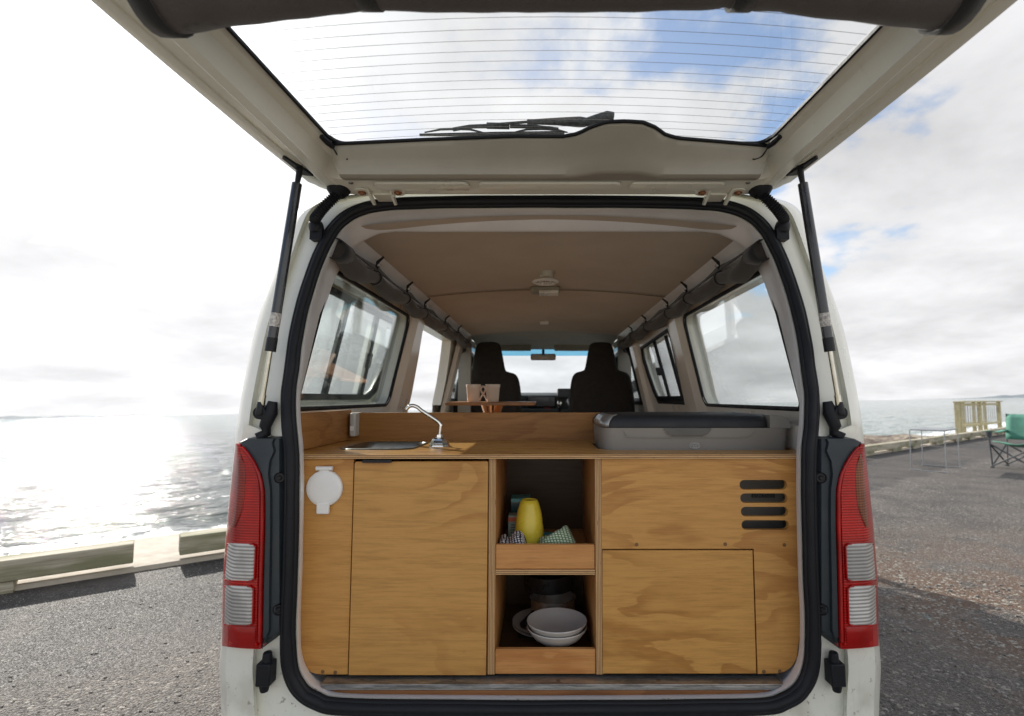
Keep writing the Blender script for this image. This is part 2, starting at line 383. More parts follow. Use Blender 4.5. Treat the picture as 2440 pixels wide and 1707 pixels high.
LENS_AMBER = lens_mat('amber_lamp_lens', (.30, .09, .03), (.13, .035, .02), fx=True)
LENS_CLEAR = lens_mat('clear_ribbed_lens', (.74, .72, .68), (.27, .26, .245), fx=False, fz=760.)

def check_mat(name, a, b, f=120.):
    t = NT(name); s = t.N('ShaderNodeSeparateXYZ'); t.L(t.tc.outputs['Object'], s.inputs[0])
    p = t.m('ADD', s.outputs[0], t.m('MULTIPLY', s.outputs[2], .35)); q = t.m('ADD', s.outputs[1], t.m('MULTIPLY', s.outputs[2], 1.0))
    g = t.m('MAXIMUM', t.m('GREATER_THAN', t.m('FRACT', t.m('MULTIPLY', p, f)), .62), t.m('GREATER_THAN', t.m('FRACT', t.m('MULTIPLY', q, f)), .62))
    t.pbr(t.mix(g, a, b), .95, 0, t.bump(t.noise(900), .4, .001)); return t.mat
CHECK_W = check_mat('black_white_check_cloth', (.62, .60, .62), (.015, .015, .02))
CHECK_G = check_mat('green_white_check_cloth', (.50, .56, .45), (.10, .17, .07))
def galv():
    t = NT('scuffed_aluminium'); n = t.noise(1, t.scale((12, 60, 160)), det=6, ro=.7); c = t.mix(t.rng(n, .35, .65), (.20, .20, .19), (.52, .52, .50))
    t.pbr(c, t.rng(n, .3, .7, .55, .35), .85, t.bump(n, .25, .001)); return t.mat
ALU = galv()
SILLWOOD = ply_mat('sill_wood', (.30, .13, .045), (.20, .08, .03), 31.)
# ------------------------------------------------------------------ ground, sea wall, sea
LEVEL = []      # objects already in the level world frame
RD = Vector((.796, .605, 0)); SD = Vector((-.605, .796, 0))     # along / across the shoreline
def rs(r, s, z=0): return RD*r+SD*s+Vector((0, 0, z))
def asphalt():
    t = NT('worn_asphalt'); P = t.tc.outputs['Object']
    dt = t.N('ShaderNodeVectorMath'); dt.operation = 'DOT_PRODUCT'; t.L(P, dt.inputs[0]); dt.inputs[1].default_value = SD; s = dt.outputs['Value']
    st = t.vor(170, out='Color'); sr = t.N('ShaderNodeSeparateColor'); t.L(st, sr.inputs[0]); sd = t.vor(170)
    st2 = t.vor(75, out='Color'); sr2 = t.N('ShaderNodeSeparateColor'); t.L(st2, sr2.inputs[0])
    c = t.mix(sr.outputs[0], (.023, .023, .024), (.068, .065, .063))
    c = t.mix(t.rng(sr.outputs[1], .94, .99), c, (.45, .43, .40))            # shell grit
    c = t.mix(t.m('MULTIPLY', t.rng(t.noise(1.4, det=6, ro=.65), .42, .66), .6), c, (.13, .115, .10)); c = t.mix(t.m('MULTIPLY', t.rng(t.noise(2.7, det=6, ro=.7), .56, .70), .55), c, (.035, .033, .032))
    # pale sandy gravel away from the sea wall
    e = t.m('ADD', s, t.m('MULTIPLY', t.m('SUBTRACT', t.noise(.9, det=6, ro=.6), .5), 1.1))
    gm = t.rng(e, 2.25, 2.02)
    gr = t.mix(sr.outputs[0], (.075, .067, .06), (.225, .20, .178)); gr = t.mix(t.rng(sr2.outputs[1], .80, .86), gr, (.05, .045, .042))
    gr = t.mix(t.rng(sr2.outputs[2], .90, .97), gr, (.46, .43, .38))
    gk = t.m('MULTIPLY', gm, t.m('ADD', t.m('MULTIPLY', t.rng(e, 1.6, 2.1), .35), t.m('ADD', .30, t.m('MULTIPLY', t.rng(t.noise(2.4, det=5, ro=.65), .40, .60), .35))))
    c = t.mix(gk, c, gr)
    # brown earthy wear on the right-hand side
    sp = t.N('ShaderNodeSeparateXYZ'); t.L(P, sp.inputs[0])
    right = t.rng(sp.outputs[0], 1.6, 2.6); nearr = t.rng(sp.outputs[1], 4.6, 2.0)
    bm_ = t.m('MULTIPLY', t.m('MULTIPLY', right, nearr), t.rng(t.noise(2.1, det=6, ro=.62), .38, .52))
    br = t.mix(sr.outputs[0], (.075, .040, .024), (.19, .125, .085)); br = t.mix(t.rng(sr2.outputs[1], .86, .9), br, (.42, .42, .37))
    c = t.mix(t.m('MULTIPLY', bm_, .85), c, br)
    soft = t.m('MULTIPLY', t.rng(t.noise(.55, det=4), .45, .65), .35); c = t.mix(soft, c, (.13, .112, .10))
    # unseen pale apron behind the camera, added to bounce light onto the van
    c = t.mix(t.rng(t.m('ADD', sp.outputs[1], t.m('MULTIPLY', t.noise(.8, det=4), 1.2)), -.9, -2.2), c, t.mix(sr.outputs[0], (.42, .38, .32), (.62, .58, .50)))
    h = t.m('ADD', t.m('MULTIPLY', t.rng(sd, .0, .6, 1, 0), 1.0), t.m('MULTIPLY', t.noise(14, det=5), 1.2))
    h2 = t.m('ADD', h, t.m('MULTIPLY', t.m('MULTIPLY', t.vor(75), gm), -1.6))
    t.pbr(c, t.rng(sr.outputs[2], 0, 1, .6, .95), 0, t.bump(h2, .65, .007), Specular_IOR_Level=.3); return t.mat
mb = MB(); rr_ = [-60, -30, -12, -6, -2, 2, 6, 12, 20, 34, 60, 110]; ss = [-60, -30, -12, -5, -2, 0, 2, 3.96]
mb.loft([[rs(r, s, 0) for s in ss] for r in rr_])
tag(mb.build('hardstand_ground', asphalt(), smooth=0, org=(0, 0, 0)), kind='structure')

CONC = simple('pale_concrete', (.46, .41, .34), .85, var=.10, vs=5, bs=.5, bsc=140)
mb = MB(); K = [(-30+i*1.5) for i in range(70)]
mb.loft([[rs(r, 3.885+.012*math.sin(r*2.1), -.02), rs(r, 3.90+.012*math.sin(r*2.1), .032), rs(r, 4.86, .035), rs(r, 4.90, -.9)] for r in K])
tag(mb.build('concrete_kerb', CONC, smooth=30, org=(0, 0, 0)), kind='structure')

def rockmat():
    t = NT('weedy_rock'); n = t.noise(.8, det=6, ro=.65); c = t.mix(t.rng(n, .40, .56), (.085, .050, .035), (.30, .25, .19)); c = t.mix(t.rng(t.noise(7, det=4), .5, .7), c, (.05, .04, .03))
    t.pbr(c, .8, 0, t.bump(t.noise(9, det=5), .8, .05)); return t.mat
mb = MB(); rows = []
for i in range(150):
    r = -20+i*.55; row = []
    for j in range(14):
        s = 4.86+j*.52; rk = max(0, min(1, (r-7)/3))*max(0, min(1, (23-r)/5)); z = -.13+.20*rk-max(0, (s-5.2-1.6*rk))*.21+.13*noise.noise(Vector((r*.9, s*1.3, 0)))+.10*noise.noise(Vector((r*2.7, s*3, 4)))
        row.append(rs(r, s, z))
    rows.append(row)
mb.loft(rows); tag(mb.build('rocky_shore', rockmat(), smooth=60, org=(0, 0, 0)), kind='structure')

def water():
    t = NT('sea_water'); P = t.tc.outputs['Object']
    dt = t.N('ShaderNodeVectorMath'); dt.operation = 'DOT_PRODUCT'; t.L(P, dt.inputs[0]); dt.inputs[1].default_value = SD; s = dt.outputs['Value']
    dr = t.N('ShaderNodeVectorMath'); dr.operation = 'DOT_PRODUCT'; t.L(P, dr.inputs[0]); dr.inputs[1].default_value = RD; r = dr.outputs['Value']
    cb = t.N('ShaderNodeCombineXYZ'); t.L(r, cb.inputs[0]); t.L(s, cb.inputs[1]); v = cb.outputs[0]
    # waves roll in along the shore: crests roughly parallel to it
    w1 = t.noise(1, t.scale((.16, .55, 1), v), det=6, ro=.6, dist=.6); w2 = t.noise(1, t.scale((1.1, 2.6, 1), v), det=3, ro=.5, dist=.4)
    w3 = t.noise(1, t.scale((4, 8, 1), v), det=2.5, ro=.5)
    h = t.m('ADD', t.m('MULTIPLY', w1, .55), t.m('ADD', t.m('MULTIPLY', w2, .20), t.m('MULTIPLY', w3, .060)))
    e = t.m('ADD', s, t.m('MULTIPLY', t.m('SUBTRACT', t.noise(1, t.scale((.5, .9, 1), v), det=7, ro=.65), .5), 2.6))
    foam = t.m('MULTIPLY', t.rng(e, 8.6, 9.0), t.rng(e, 11.2, 9.8)); foam = t.m('MULTIPLY', foam, t.rng(t.noise(1, t.scale((3.5, 6, 1), v), det=6, ro=.7), .40, .52))
    f2 = t.m('MULTIPLY', t.rng(w1, .64, .72), t.rng(t.noise(1, t.scale((1.2, 4, 1), v), det=6, ro=.7), .52, .62)); f2 = t.m('MULTIPLY', f2, t.rng(s, 90, 12))
    foam = t.m('MAXIMUM', foam, t.m('MULTIPLY', f2, .8))
    c = t.mix(t.rng(r, 2, 14), (.105, .12, .115), (.19, .26, .235)); c = t.mix(t.rng(w1, .35, .65, .5, 1), [.07, .085, .075], c)
    c = t.mix(foam, c, (.84, .86, .87)); rough = t.m('ADD', .045, t.m('MULTIPLY', foam, .6))
    t.pbr(c, rough, 0, t.bump(h, 1.0, .75), IOR=1.33, Specular_IOR_Level=.24); return t.mat
def sea_rows():
    S = [8.0]
    while S[-1] < 70: S.append(S[-1]*1.0125)
    while S[-1] < 16000: S.append(S[-1]*1.09)
    G = [-6, -4, -3, -2.2, -1.6]+[-1.2+.011*i for i in range(150)]+[.45+.05*i for i in range(60)]+[3.5+.18*i for i in range(40)]+[11.5, 14, 20]
    rows = []
    for s in S:
        row = []; k = max(0, 1-s/75.)
        for g in G:
            r = g*s; h = 0
            if k > 0: h = k*(.13*noise.noise(Vector((r*.22, s*.75, 0)))+.07*noise.noise(Vector((r*.7, s*1.9, 5)))+.035*noise.noise(Vector((r*2.2, s*4.2, 9))))
            row.append(rs(r, s, h))
        rows.append(row)
    return rows
o = MB().loft(sea_rows()).build('sea', water(), smooth=80, org=(0, 0, 0)); o.location = (0, 0, -.80); tag(o, kind='structure'); LEVEL.append(o)

FAR = simple('far_land', (.17, .20, .22), .9, vs=.01)
def headland(name, az0, az1, dist, hts, seed):
    mb = MB(); n = 90; rows = []
    for i in range(n+1):
        f = i/n; az = R(az0+(az1-az0)*f); d = dist*(1+.05*math.sin(f*5)); h = 0
        for k, (a, b, hh) in enumerate(hts): h += hh*max(0, 1-((f-a)/b)**2)
        h *= (1+.35*noise.noise(Vector((f*14, seed, 0)))+.3*noise.noise(Vector((f*50, seed, 3))))
        h = max(h, -2); dx, dy = math.sin(az), math.cos(az)
        rows.append([Vector((dx*(d-60), dy*(d-60), -3)), Vector((dx*d, dy*d, h)), Vector((dx*(d+200), dy*(d+200), h*1.15)), Vector((dx*(d+600), dy*(d+600), -3))])
    mb.loft(rows); o = mb.build(name, FAR, smooth=60, org=(0, 0, 0)); tag(o, kind='structure'); LEVEL.append(o)
headland('far_headland', -70, -36, 3200, [(.25, .5, 16), (.5, .48, 12)], 1.)
headland('far_headland', 30, 62, 4200, [(.38, .07, 11), (.75, .55, 9)], 5.)

# timber beams along the sea wall, each lying on short blocks
def timber():
    t = NT('weathered_timber'); sp = t.N('ShaderNodeSeparateXYZ'); t.L(t.tc.outputs['Object'], sp.inputs[0])
    g = t.noise(1, t.scale((1.6, 40, 40)), det=6, ro=.65, dist=.5); c = t.mix(t.rng(g, .32, .68), (.25, .22, .15), (.58, .53, .42))
    c = t.mix(t.rng(t.noise(1, t.scale((1.5, 6, 6)), det=4), .45, .66), c, (.24, .235, .14))
    c = t.mix(t.rng(t.vor(1, t.scale((.9, 3.2, 3.2))), .13, .06, 0, .8), c, (.12, .085, .05))
    t.pbr(c, .85, 0, t.bump(g, .6, .01)); return t.mat
TIM = timber()
joints = [-14.6, -10, -5.4, -.72, 3.0, 7.0, 11.3, 15.9, 20.5, 25, 29.5, 34]
BL = ['weathered timber beam at the far left end of the sea wall', 'second weathered timber beam to the left of the pale gap in the sea wall', 'weathered timber beam with a round knot, left of the pale gap in the sea wall',
      'short weathered timber beam just right of the pale gap, meeting the red lamp of the van', 'weathered timber beam on the sea wall straight ahead of the van nose', 'weathered timber beam on the sea wall beyond the driver side of the van',
      'greenish timber beam on the kerb just right of the van, behind the wire-framed table', 'timber beam on the kerb between the table and the railing', 'timber beam running under the left half of the wooden railing',
      'timber beam under the right half of the wooden railing, behind the green camp chair', 'farthest timber beam of the sea wall at the right']
for i in range(len(joints)-1):
    r0, r1 = joints[i]+.15, joints[i+1]-.13; L_ = r1-r0; mid = (r0+r1)/2
    ang = math.atan2(RD.y, RD.x)+R(random.uniform(-.4, .4)); p = rs(mid, 3.935+random.uniform(-.012, .012), .03)
    root = thing('timber_beam', p, BL[i], 'timber beam', 'timber beams along the sea wall', ang)
    ob = MB().box(-L_/2, L_/2, -.085, .085, .046, .1845).build('beam', TIM, root, bev=.008); ob.matrix_parent_inverse.identity()
    for x in ([-L_/2+.55, 0, L_/2-.9] if L_ > 4 else [-L_/2+.9, L_/2-.6]):
        k = MB().box(x-.28, x+.28, -.075, .085, -.04, .0445); kb = k.build('block', TIM, root, bev=.006); kb.matrix_parent_inverse.identity()

# railing at the head of the steps on the sea wall
rt = thing('timber_railing', rs(25.05, 4.9), 'pale timber railing with posts and upright rods above the sea wall steps', 'railing', rz=math.atan2(RD.y, RD.x))
TIMP = simple('pale_treated_timber', (.46, .42, .25), .8, var=.18, vs=9, bs=.4, bsc=90)
WIRE = simple('galvanised_rod', (.45, .46, .45), .4, .6)
def loc_build(b, name, m, root, **k): ob = b.build(name, m, root, **k); ob.matrix_parent_inverse.identity(); return ob
for x, y, ww in ((-2.85, 0, .11), (-2.55, .0, .07), (-.15, 0, .08), (2.6, 0, .08), (2.75, .5, .06), (-.2, .5, .06), (1.2, .5, .06)):
    loc_build(MB().box(x-ww, x+ww, y-.06, y+.06, -.3, 1.10), 'post', TIMP, rt, bev=.008)
for y in (0, .5):
    loc_build(MB().box(-2.98 if y == 0 else -.3, 2.9, y-.075, y+.075, 1.102, 1.15), 'top_rail', TIMP, rt, bev=.006)
    loc_build(MB().box(-2.46 if y == 0 else -.14, 2.50, y-.03, y+.03, .98, 1.06), 'upper_rail', TIMP, rt, bev=.004)
    loc_build(MB().box(-2.46 if y == 0 else -.14, 2.50, y-.03, y+.03, .22, .30), 'lower_rail', TIMP, rt, bev=.004)
for y in (.0, .5):
    for k in range(18):
        x = -2.55+k*.3
        if abs(x+.15) > .1 and (y == 0 or x > 0): loc_build(MB().tube([(x, y, .3), (x, y, .98)], .011, 6), 'rod', WIRE, rt)

# camp table: thin top on two folded U frames
GREYM = simple('grey_tube_metal', (.36, .37, .38), .4, .7)
c4 = [oz(2172, 1120), oz(2256, 1128), oz(2287, 1116), oz(2200, 1110)]
ctr = sum(c4, Vector())/4; tt = thing('camp_table', (ctr.x, ctr.y, 0), 'thin-legged folding camp table standing empty on the asphalt', 'table')
tb = []; Z1 = .70
mb = MB().loft([[p+Vector((0, 0, Z1)) for p in c4], [p+Vector((0, 0, Z1+.025)) for p in c4]], closed=True, caps=True)
mb.build('table_top', GREYM, tt, bev=.005)
for a, b_ in ((0, 1), (3, 2)):
    A, B = c4[a], c4[b_]; up = Vector((0, 0, 1))
    MB().tube(spl([A+up*Z1, A+up*.06, A+up*.012+(B-A)*.03, B+up*.012-(B-A)*.03, B+up*.06, B+up*Z1], 3), .008, 8).build('leg_frame', GREYM, tt)

# folding camp chair, facing the table
GRN = simple('mint_green_canvas', (.10, .27, .20), .8, var=.12, vs=7, bs=.3, bsc=60)
GRND = simple('dark_green_canvas', (.03, .13, .09), .85)
DKM = simple('dark_chair_tube', (.07, .075, .08), .45, .4)
cp = Vector((8.62, 8.2, 0)); ct = thing('camp_chair', cp, 'mint green folding camp chair with crossed grey legs on the asphalt', 'chair', rz=R(-62))
def cb_(b, n, m, **k): return loc_build(b, n, m, ct, **k)
W, D = .31, .29       # local: x across, -y is the front
def surf(pts, th=.012):
    return MB().loft([[Vector(p) for p in r] for r in pts])
rows = [[(-W+.03+(2*W-.06)*i/8, -D-.02+(2*D)*j/6, .47-.07*math.sin(math.pi*i/8)*(.6+.4*math.sin(math.pi*j/6))+.02*(1-j/6)-.04*(j/6)) for i in range(9)] for j in range(7)]
cb_(surf(rows), 'seat', GRN, solid=.012, smooth=60)
rows = [[(-W-.01+(2*W+.02)*i/8, D+.02+.09*j/6+.05*math.sin(math.pi*i/8), .50+.47*j/6) for i in range(9)] for j in range(7)]
cb_(surf(rows), 'backrest', GRN, solid=.012, smooth=60)
for sx in (-1, 1):
    cb_(MB().tube([(sx*W, D+.02, .03), (sx*(W+.01), D+.11, .98)], .011, 8), 'back_pole', DKM)
    cb_(MB().tube([(sx*W, -D, .03), (sx*(W+.02), -D-.02, .66)], .013, 8), 'front_pole', DKM)
    rows = [[(sx*(W+.02)-.045+.09*i/3, -D-.07+(2*D+.12)*j/6, .67-.03*math.sin(math.pi*j/6)) for i in range(4)] for j in range(7)]
    cb_(surf(rows), 'armrest', GRN, solid=.012)
    cb_(MB().lathe([(.045, 0), (.05, .09), (.052, .09), (.052, .1)], (sx*(W+.02), -D-.02, .57), 14), 'cup_holder', DKM)
    cb_(MB().tube([(sx*W, -D, .40), (sx*W, D, .04)], .014, 8), 'leg', DKM); cb_(MB().tube([(sx*W, D, .40), (sx*W, -D, .04)], .014, 8), 'leg', DKM)
for y in (-D, D):
    cb_(MB().tube([(-W, y, .42), (W, y, .04)], .014, 8), 'leg', DKM); cb_(MB().tube([(W, y, .42), (-W, y, .04)], .014, 8), 'leg', DKM)
for sx in (-1, 1):
    for y in (-D, D): cb_(MB().tube([(sx*W-.03, y, .012), (sx*W+.03, y, .012)], .016, 8), 'foot', DKM)

# loose stones on the gravel: far too many to count
b = MB()
def pebble(p, r):
    n0 = len(b.v); a0 = random.random()*6.28; k = 6
    top = [p+Vector((math.cos(a0+j*6.28/k)*r*random.uniform(.8, 1.2), math.sin(a0+j*6.28/k)*r*random.uniform(.6, 1), r*.05)) for j in range(k)]
    up = [p+(q-p)*.62+Vector((0, 0, r*.55)) for q in top]; b.loft([top, up], closed=True); b.f.append([len(b.v)-k+j for j in range(k)]); b.m.append(0)
for _ in range(5200):
    side = random.random()
    if side < .55: x, y = random.uniform(-4.2, -.95), random.uniform(.2, 3.4)
    else: x, y = random.uniform(.95, 5), random.uniform(.0, 4.5)
    s = -.605*x+.796*y
    if s > 2.25+.5*(random.random()-.5) and random.random() < .85: continue
    if s > 3.7: continue
    pebble(Vector((x, y, 0)), random.choice((.003, .004, .005, .006, .009)) if side < .55 or y > 2.4 else random.choice((.004, .006, .009, .012, .017)))
tag(b.build('loose_gravel', simple('gravel_stones', (.17, .155, .14), .85, var=.75, vs=90), smooth=0), kind='stuff', label='loose pale gravel scattered on the worn asphalt beside the van')
# ------------------------------------------------------------------ the campervan
VAN = thing('campervan', (0, 2.0, 0), 'white high-mileage campervan parked with its tailgate raised and left sliding door open', 'van')
S_ = [(0,482),(200,483),(330,486),(395,490),(440,499),(478,516),(510,545),(535,587),(558,640),(586,727),(604,810),(613,880),(621,940),(620,1010),(614,1083),(614,1200),(618,1370),(623,1500),(618,1590),(594,1641),(556,1667),(500,1681),(300,1685),(0,1687)]
O_ = [(0,448),(200,450),(330,453),(430,458),(500,465),(545,474),(580,487),(603,510),(622,555),(652,640),(683,725),(705,800),(728,910),(740,980),(750,1060),(769,1240),(779,1377),(782,1500),(788,1585),(786,1640),(784,1707),(784,1830),(700,1960),(0,1960)]
KS = 4                                   # sub-samples per measured station
def dens(T_): return [(max(0, q.x), q.y) for q in spl([Vector((a, b_, 0)) for a, b_ in T_], KS)]
S_ = dens(S_); O_ = dens(O_); S_[0] = (0, S_[0][1]); O_[0] = (0, O_[0][1]); NS = len(S_)
def p3(h, y, off):                       # half-width in pixels + row + offset behind the rear surface
    p = orr(PX, y, off); t = (p-CAM).y/ray(PX, y).y; return Vector((h*t/FP, p.y, p.z))
S3 = [p3(h, y, .0) for h, y in S_]
def offset_loop(L3, d, dy):              # shift a half loop outward by d in x-z and back by dy
    out = []
    for i, p in enumerate(L3):
        a = L3[max(i-1, 0)]; b = L3[min(i+1, len(L3)-1)]
        t = Vector((b.x-a.x, 0, b.z-a.z)).normalized(); n = Vector((-t.z, 0, t.x))
        if i == 0: n = Vector((0, 0, 1))
        if i == len(L3)-1: n = Vector((0, 0, -1))
        out.append(p+n*d+Vector((0, dy, 0)))
    return out
def mirror(L3): return L3+[Vector((-p.x, p.y, p.z)) for p in L3[-2:0:-1]]
def lerp3(A, B, f, dy=0): return [a.lerp(b, f)+Vector((0, dy, 0)) for a, b in zip(A, B)]
O3 = [p3(h, y, .07) for h, y in O_]
So = offset_loop(S3, .017, .006)
flat = offset_loop(S3, .017, .0)
O1 = [p3(max(h-4, 0), y, .035) for h, y in O_]
O2 = [p3(max(h-14, 0), y, .008) for h, y in O_]
O2b = [p3(max(h-(78 if 13.5 < i/KS < 22 else 26 if i/KS > 3 else 10), .0), y if i else y+2, -.004) for i, (h, y) in enumerate(O_)]
O4 = [p3(max(h-(86 if 13.5 < i/KS < 22 else 36 if i/KS > 3 else 12), .0), y if i else y+3, .018) for i, (h, y) in enumerate(O_)]
mb = MB(); FWD = [.30, .9, 1.6, 2.4, 3.2, 3.95]
# body sections ahead of the rear face
def section(Y, k=1.0, up=1.0):
    out = []
    for i, p in enumerate(O3):
        z = p.z
        k_ = i/KS
        if k_ < 8: z = p.z+(.035 if Y > .3 else .02)*(1-k_/8)+.03*max(0, 1-k_/5)
        if k_ > 21: z = .30
        out.append(Vector((p.x*k, Y, z*up if z > 1.3 else z)))
    return out
rear = [section(.30)]
mb.loft([mirror(l) for l in (section(.30), O3, O1, O2, O2b, O4, lerp3(O4, So, .45, -.004), So)], closed=True)
J0 = offset_loop(S3, -.016, .008); J1 = offset_loop(S3, -.012, .035); J2 = offset_loop(S3, .010, .080)
def ramp(T_, v):
    for (a, b_), (c, d) in zip(T_, T_[1:]):
        if v <= c: return b_+(d-b_)*max(0, v-a)/(c-a)
    return T_[-1][1]
J2 = [q.lerp(j+Vector((0, .070, -.010)), ramp([(0, 1), (5, .9), (8, 0)], i/KS)) for i, (q, j) in enumerate(zip(J2, J0))]
J1 = [q.lerp(j+Vector((0, .026, -.002)), ramp([(0, 1), (5, .9), (8, 0)], i/KS)) for i, (q, j) in enumerate(zip(J1, J0))]
J2b = []; J3 = []
for i, p in enumerate(J2):
    k_ = i/KS; zt_ = ramp([(0, 1.801), (3, 1.800), (4, 1.793), (5, 1.772), (6, 1.745), (7, 1.71)], k_)
    x = p.x
    if k_ >= 7.5: x = p.x+(min(wallX(max(p.z, 1.242))+.004, p.x+.09)-p.x)*min(1, (k_-7.5)/1.5) if k_ <= 18 else p.x
    z = zt_ if k_ <= 7 else p.z
    J3.append(Vector((x, max(.215, p.y+.05), z)))
    J2b.append(p.lerp(J3[-1], .55)+Vector((0, .0, -.012*ramp([(0, 1), (5, .8), (8, 0)], k_))))
mb.loft([mirror(l) for l in (So, J0)], closed=True)
# roof skin and lower flanks; the window band is separate
iz = 13                                        # last station above the belt
top_i = [i for i in range(NS) if O3[i].z > 1.70]; ti = top_i[-1]
for sgn in (1, -1):
    secs = []
    for Y in FWD:
        k = 1 if Y < 3.5 else .97
        secs.append([Vector((q.x*sgn*k, q.y, q.z)) for q in section(Y)])
    zz_ = lambda pr, z: None
    # roof
    mb.loft([s[:ti+1] for s in secs])
    # belt and below
    def xz(s, z):
        for a, b_ in zip(s, s[1:]):
            if a.z >= z >= b_.z: f = (a.z-z)/(a.z-b_.z+1e-9); return a.lerp(b_, f)
        return s[-1]
    low = [[xz(s, z) for z in (1.225, 1.1, .95, .8, .62, .45, .32)] for s in secs]
    if sgn > 0: mb.loft(low)
    else:
        mb.loft(low[:2]); 
        def at_y(Yq): return [Vector((q.x, Yq, q.z)) for q in low[2]]
        mb.loft([low[1], at_y(1.56)]); mb.loft([at_y(2.50)]+low[4:])
        mb.loft([[q for q in at_y(1.56)[4:]], [q for q in at_y(2.50)[4:]]])
    # window band
    fn = lambda a, z, d, sg=sgn, s0=secs[1]: Vector((sg*(.833-.20*(z-1.225)-.065*d), a, z))
    zt = secs[1][ti].z
    qw = rrect(.20, 1.16, 1.245, 1.675, (.05, .05, .03, .05))
    mw = [(1.50, 1.25), (2.16, 1.25), (2.24, 1.33), (2.30, 1.45), (2.33, 1.55), (2.30, 1.63), (1.47, 1.655), (1.46, 1.60)]
    fw = [(2.66, 1.25), (3.70, 1.25), (3.45, 1.60), (3.36, 1.66), (2.75, 1.67), (2.66, 1.60)]
    sq = lambda a, b_: [(a, 1.225), (b_, 1.225), (b_, zt), (a, zt)]
    mb.plate(sq(.18, 1.31), [qw], fn, 1)
    if sgn > 0: mb.plate(sq(1.31, 2.50), [mw], fn, 1)
    else:
        mb.plate([(1.31, 1.225), (1.565, 1.225), (1.54, 1.40), (1.49, 1.55), (1.43, zt), (1.31, zt)], [], fn, 1); mb.plate([(2.50, 1.225), (2.56, 1.225), (2.56, zt), (2.36, zt), (2.44, 1.55), (2.49, 1.4)], [], fn, 1); mb.plate([(1.43, zt-.03), (2.38, zt-.03), (2.38, zt), (1.43, zt)], [], fn, 1)
    mb.plate(sq(2.50 if sgn > 0 else 2.56, 3.95), [fw], fn, 1)
    # joint between the flank band and its neighbours
    mb.loft([[xz(s, 1.225), fn(s[0].y, 1.225, 0)] for s in secs]); mb.loft([[s[ti], fn(s[0].y, zt, 0)] for s in secs])
    # D pillar skin beside the rear window
    mb.loft([[fn(.18, 1.225, 0), fn(.18, zt, 0)], [xz([Vector((q.x*sgn, q.y, q.z)) for q in section(.30)], 1.225)+Vector((0, -.12, 0)), xz([Vector((q.x*sgn, q.y, q.z)) for q in section(.30)], zt)+Vector((0, -.12, 0))]])
# rear part of roof and flanks between the first section and the window band
s0, s1 = section(.30), section(.30)
# nose
F0 = section(3.95, .97)
def nose(Y, k, zt_, zb): return [Vector((q.x*k/.97, Y, zb+(min(q.z, zt_)-.32)*(1 if q.z < zt_ else 1) if False else max(min(q.z, zt_), zb))) for q in F0]
mb.loft([mirror(l) for l in (nose(4.62, .94, 1.27, .32), nose(4.80, .88, 1.05, .32), nose(4.86, .80, .90, .34), nose(4.86, .02, .60, .50))], closed=True)
for sgn in (1, -1):      # flank of the nose under the windscreen
    mb.loft([[Vector((sgn*.80, 3.95, z)) for z in (1.25, .9, .6, .32)], [Vector((sgn*.785, 4.62, z)) for z in (1.25, .9, .6, .32)]])
    mb.tube([(sgn*.70, 3.93, 1.80), (sgn*.76, 4.62, 1.26)], .035, 10)      # windscreen pillar
mb.build('body', PAINT, VAN, smooth=32)
# jamb inside the seal
mb = MB(); mb.loft([mirror(l) for l in (J0, J1, J2, J2b, J3)], closed=True); mb.build('door_jamb', PAINT_W, VAN, smooth=50)
# inner walls, wheel boxes, floor, bulkhead rails
for sgn in (1, -1):
    mb = MB()
    fn = lambda a, z, d, sg=sgn: Vector((sg*(wallX(z)+.002*d), a, z))
    qw = rrect(.205, 1.15, 1.250, 1.668, (.05, .05, .03, .05))
    mb.plate([(.19, 1.13), (1.40, 1.13), (1.40, 1.73), (.19, 1.73)] if sgn > 0 else [(.19, 1.13), (1.56, 1.13), (1.55, 1.30), (1.50, 1.50), (1.42, 1.73), (.19, 1.73)], [qw], fn, 1)
    if sgn > 0: mb.plate([(1.41, 1.13), (2.52, 1.13), (2.52, 1.73), (1.41, 1.73)], [mw], fn, 1)
    mf = mb if sgn > 0 else MB()
    mf.plate([(2.53, .6), (3.9, .6), (3.9, 1.73), (2.53, 1.73)], [[(2.70, 1.25), (3.68, 1.25), (3.45, 1.58), (3.36, 1.65), (2.78, 1.66), (2.70, 1.60)]], fn, 1)
    for Y in ((1.27, 2.50) if sgn > 0 else (1.29, 2.62)):         # pressed pillars
        (mb if Y < 2 else mf).loft([[Vector((sgn*(wallX(z)-.0+dx), Y+dy, z)) for z in (.6, 1.13, 1.4, 1.72)] for dx, dy in ((.0, -.10), (-.028, -.07), (-.032, .04), (.0, .075))])
    MB().loft([[Vector((sgn*x, Y, z)) for x, z in ((.598, 1.7865), (.604, 1.779), (.634, 1.762), (.642, 1.73), (.655, 1.70))] for Y in (.19, .6, 1.2, 1.8, 2.4, 2.88)]).build('roof_rail', PAINT_W, VAN, smooth=50)
    mb.box(*sorted((sgn*.70, sgn*.735)), .10, 1.44, .58, 1.20)
    if sgn > 0: mb.box(.74, .78, 1.41, 2.52, .58, 1.14)
    mb.build('inner_wall', PAINT_IN, VAN, smooth=30)
    if sgn < 0: mf.build('inner_wall', PAINT_IN, VAN, smooth=30)
MB().box(-.74, .74, .05, 3.0, .555, .575).build('floor', simple('warm_vinyl_floor', (.40, .30, .21), .6), VAN)
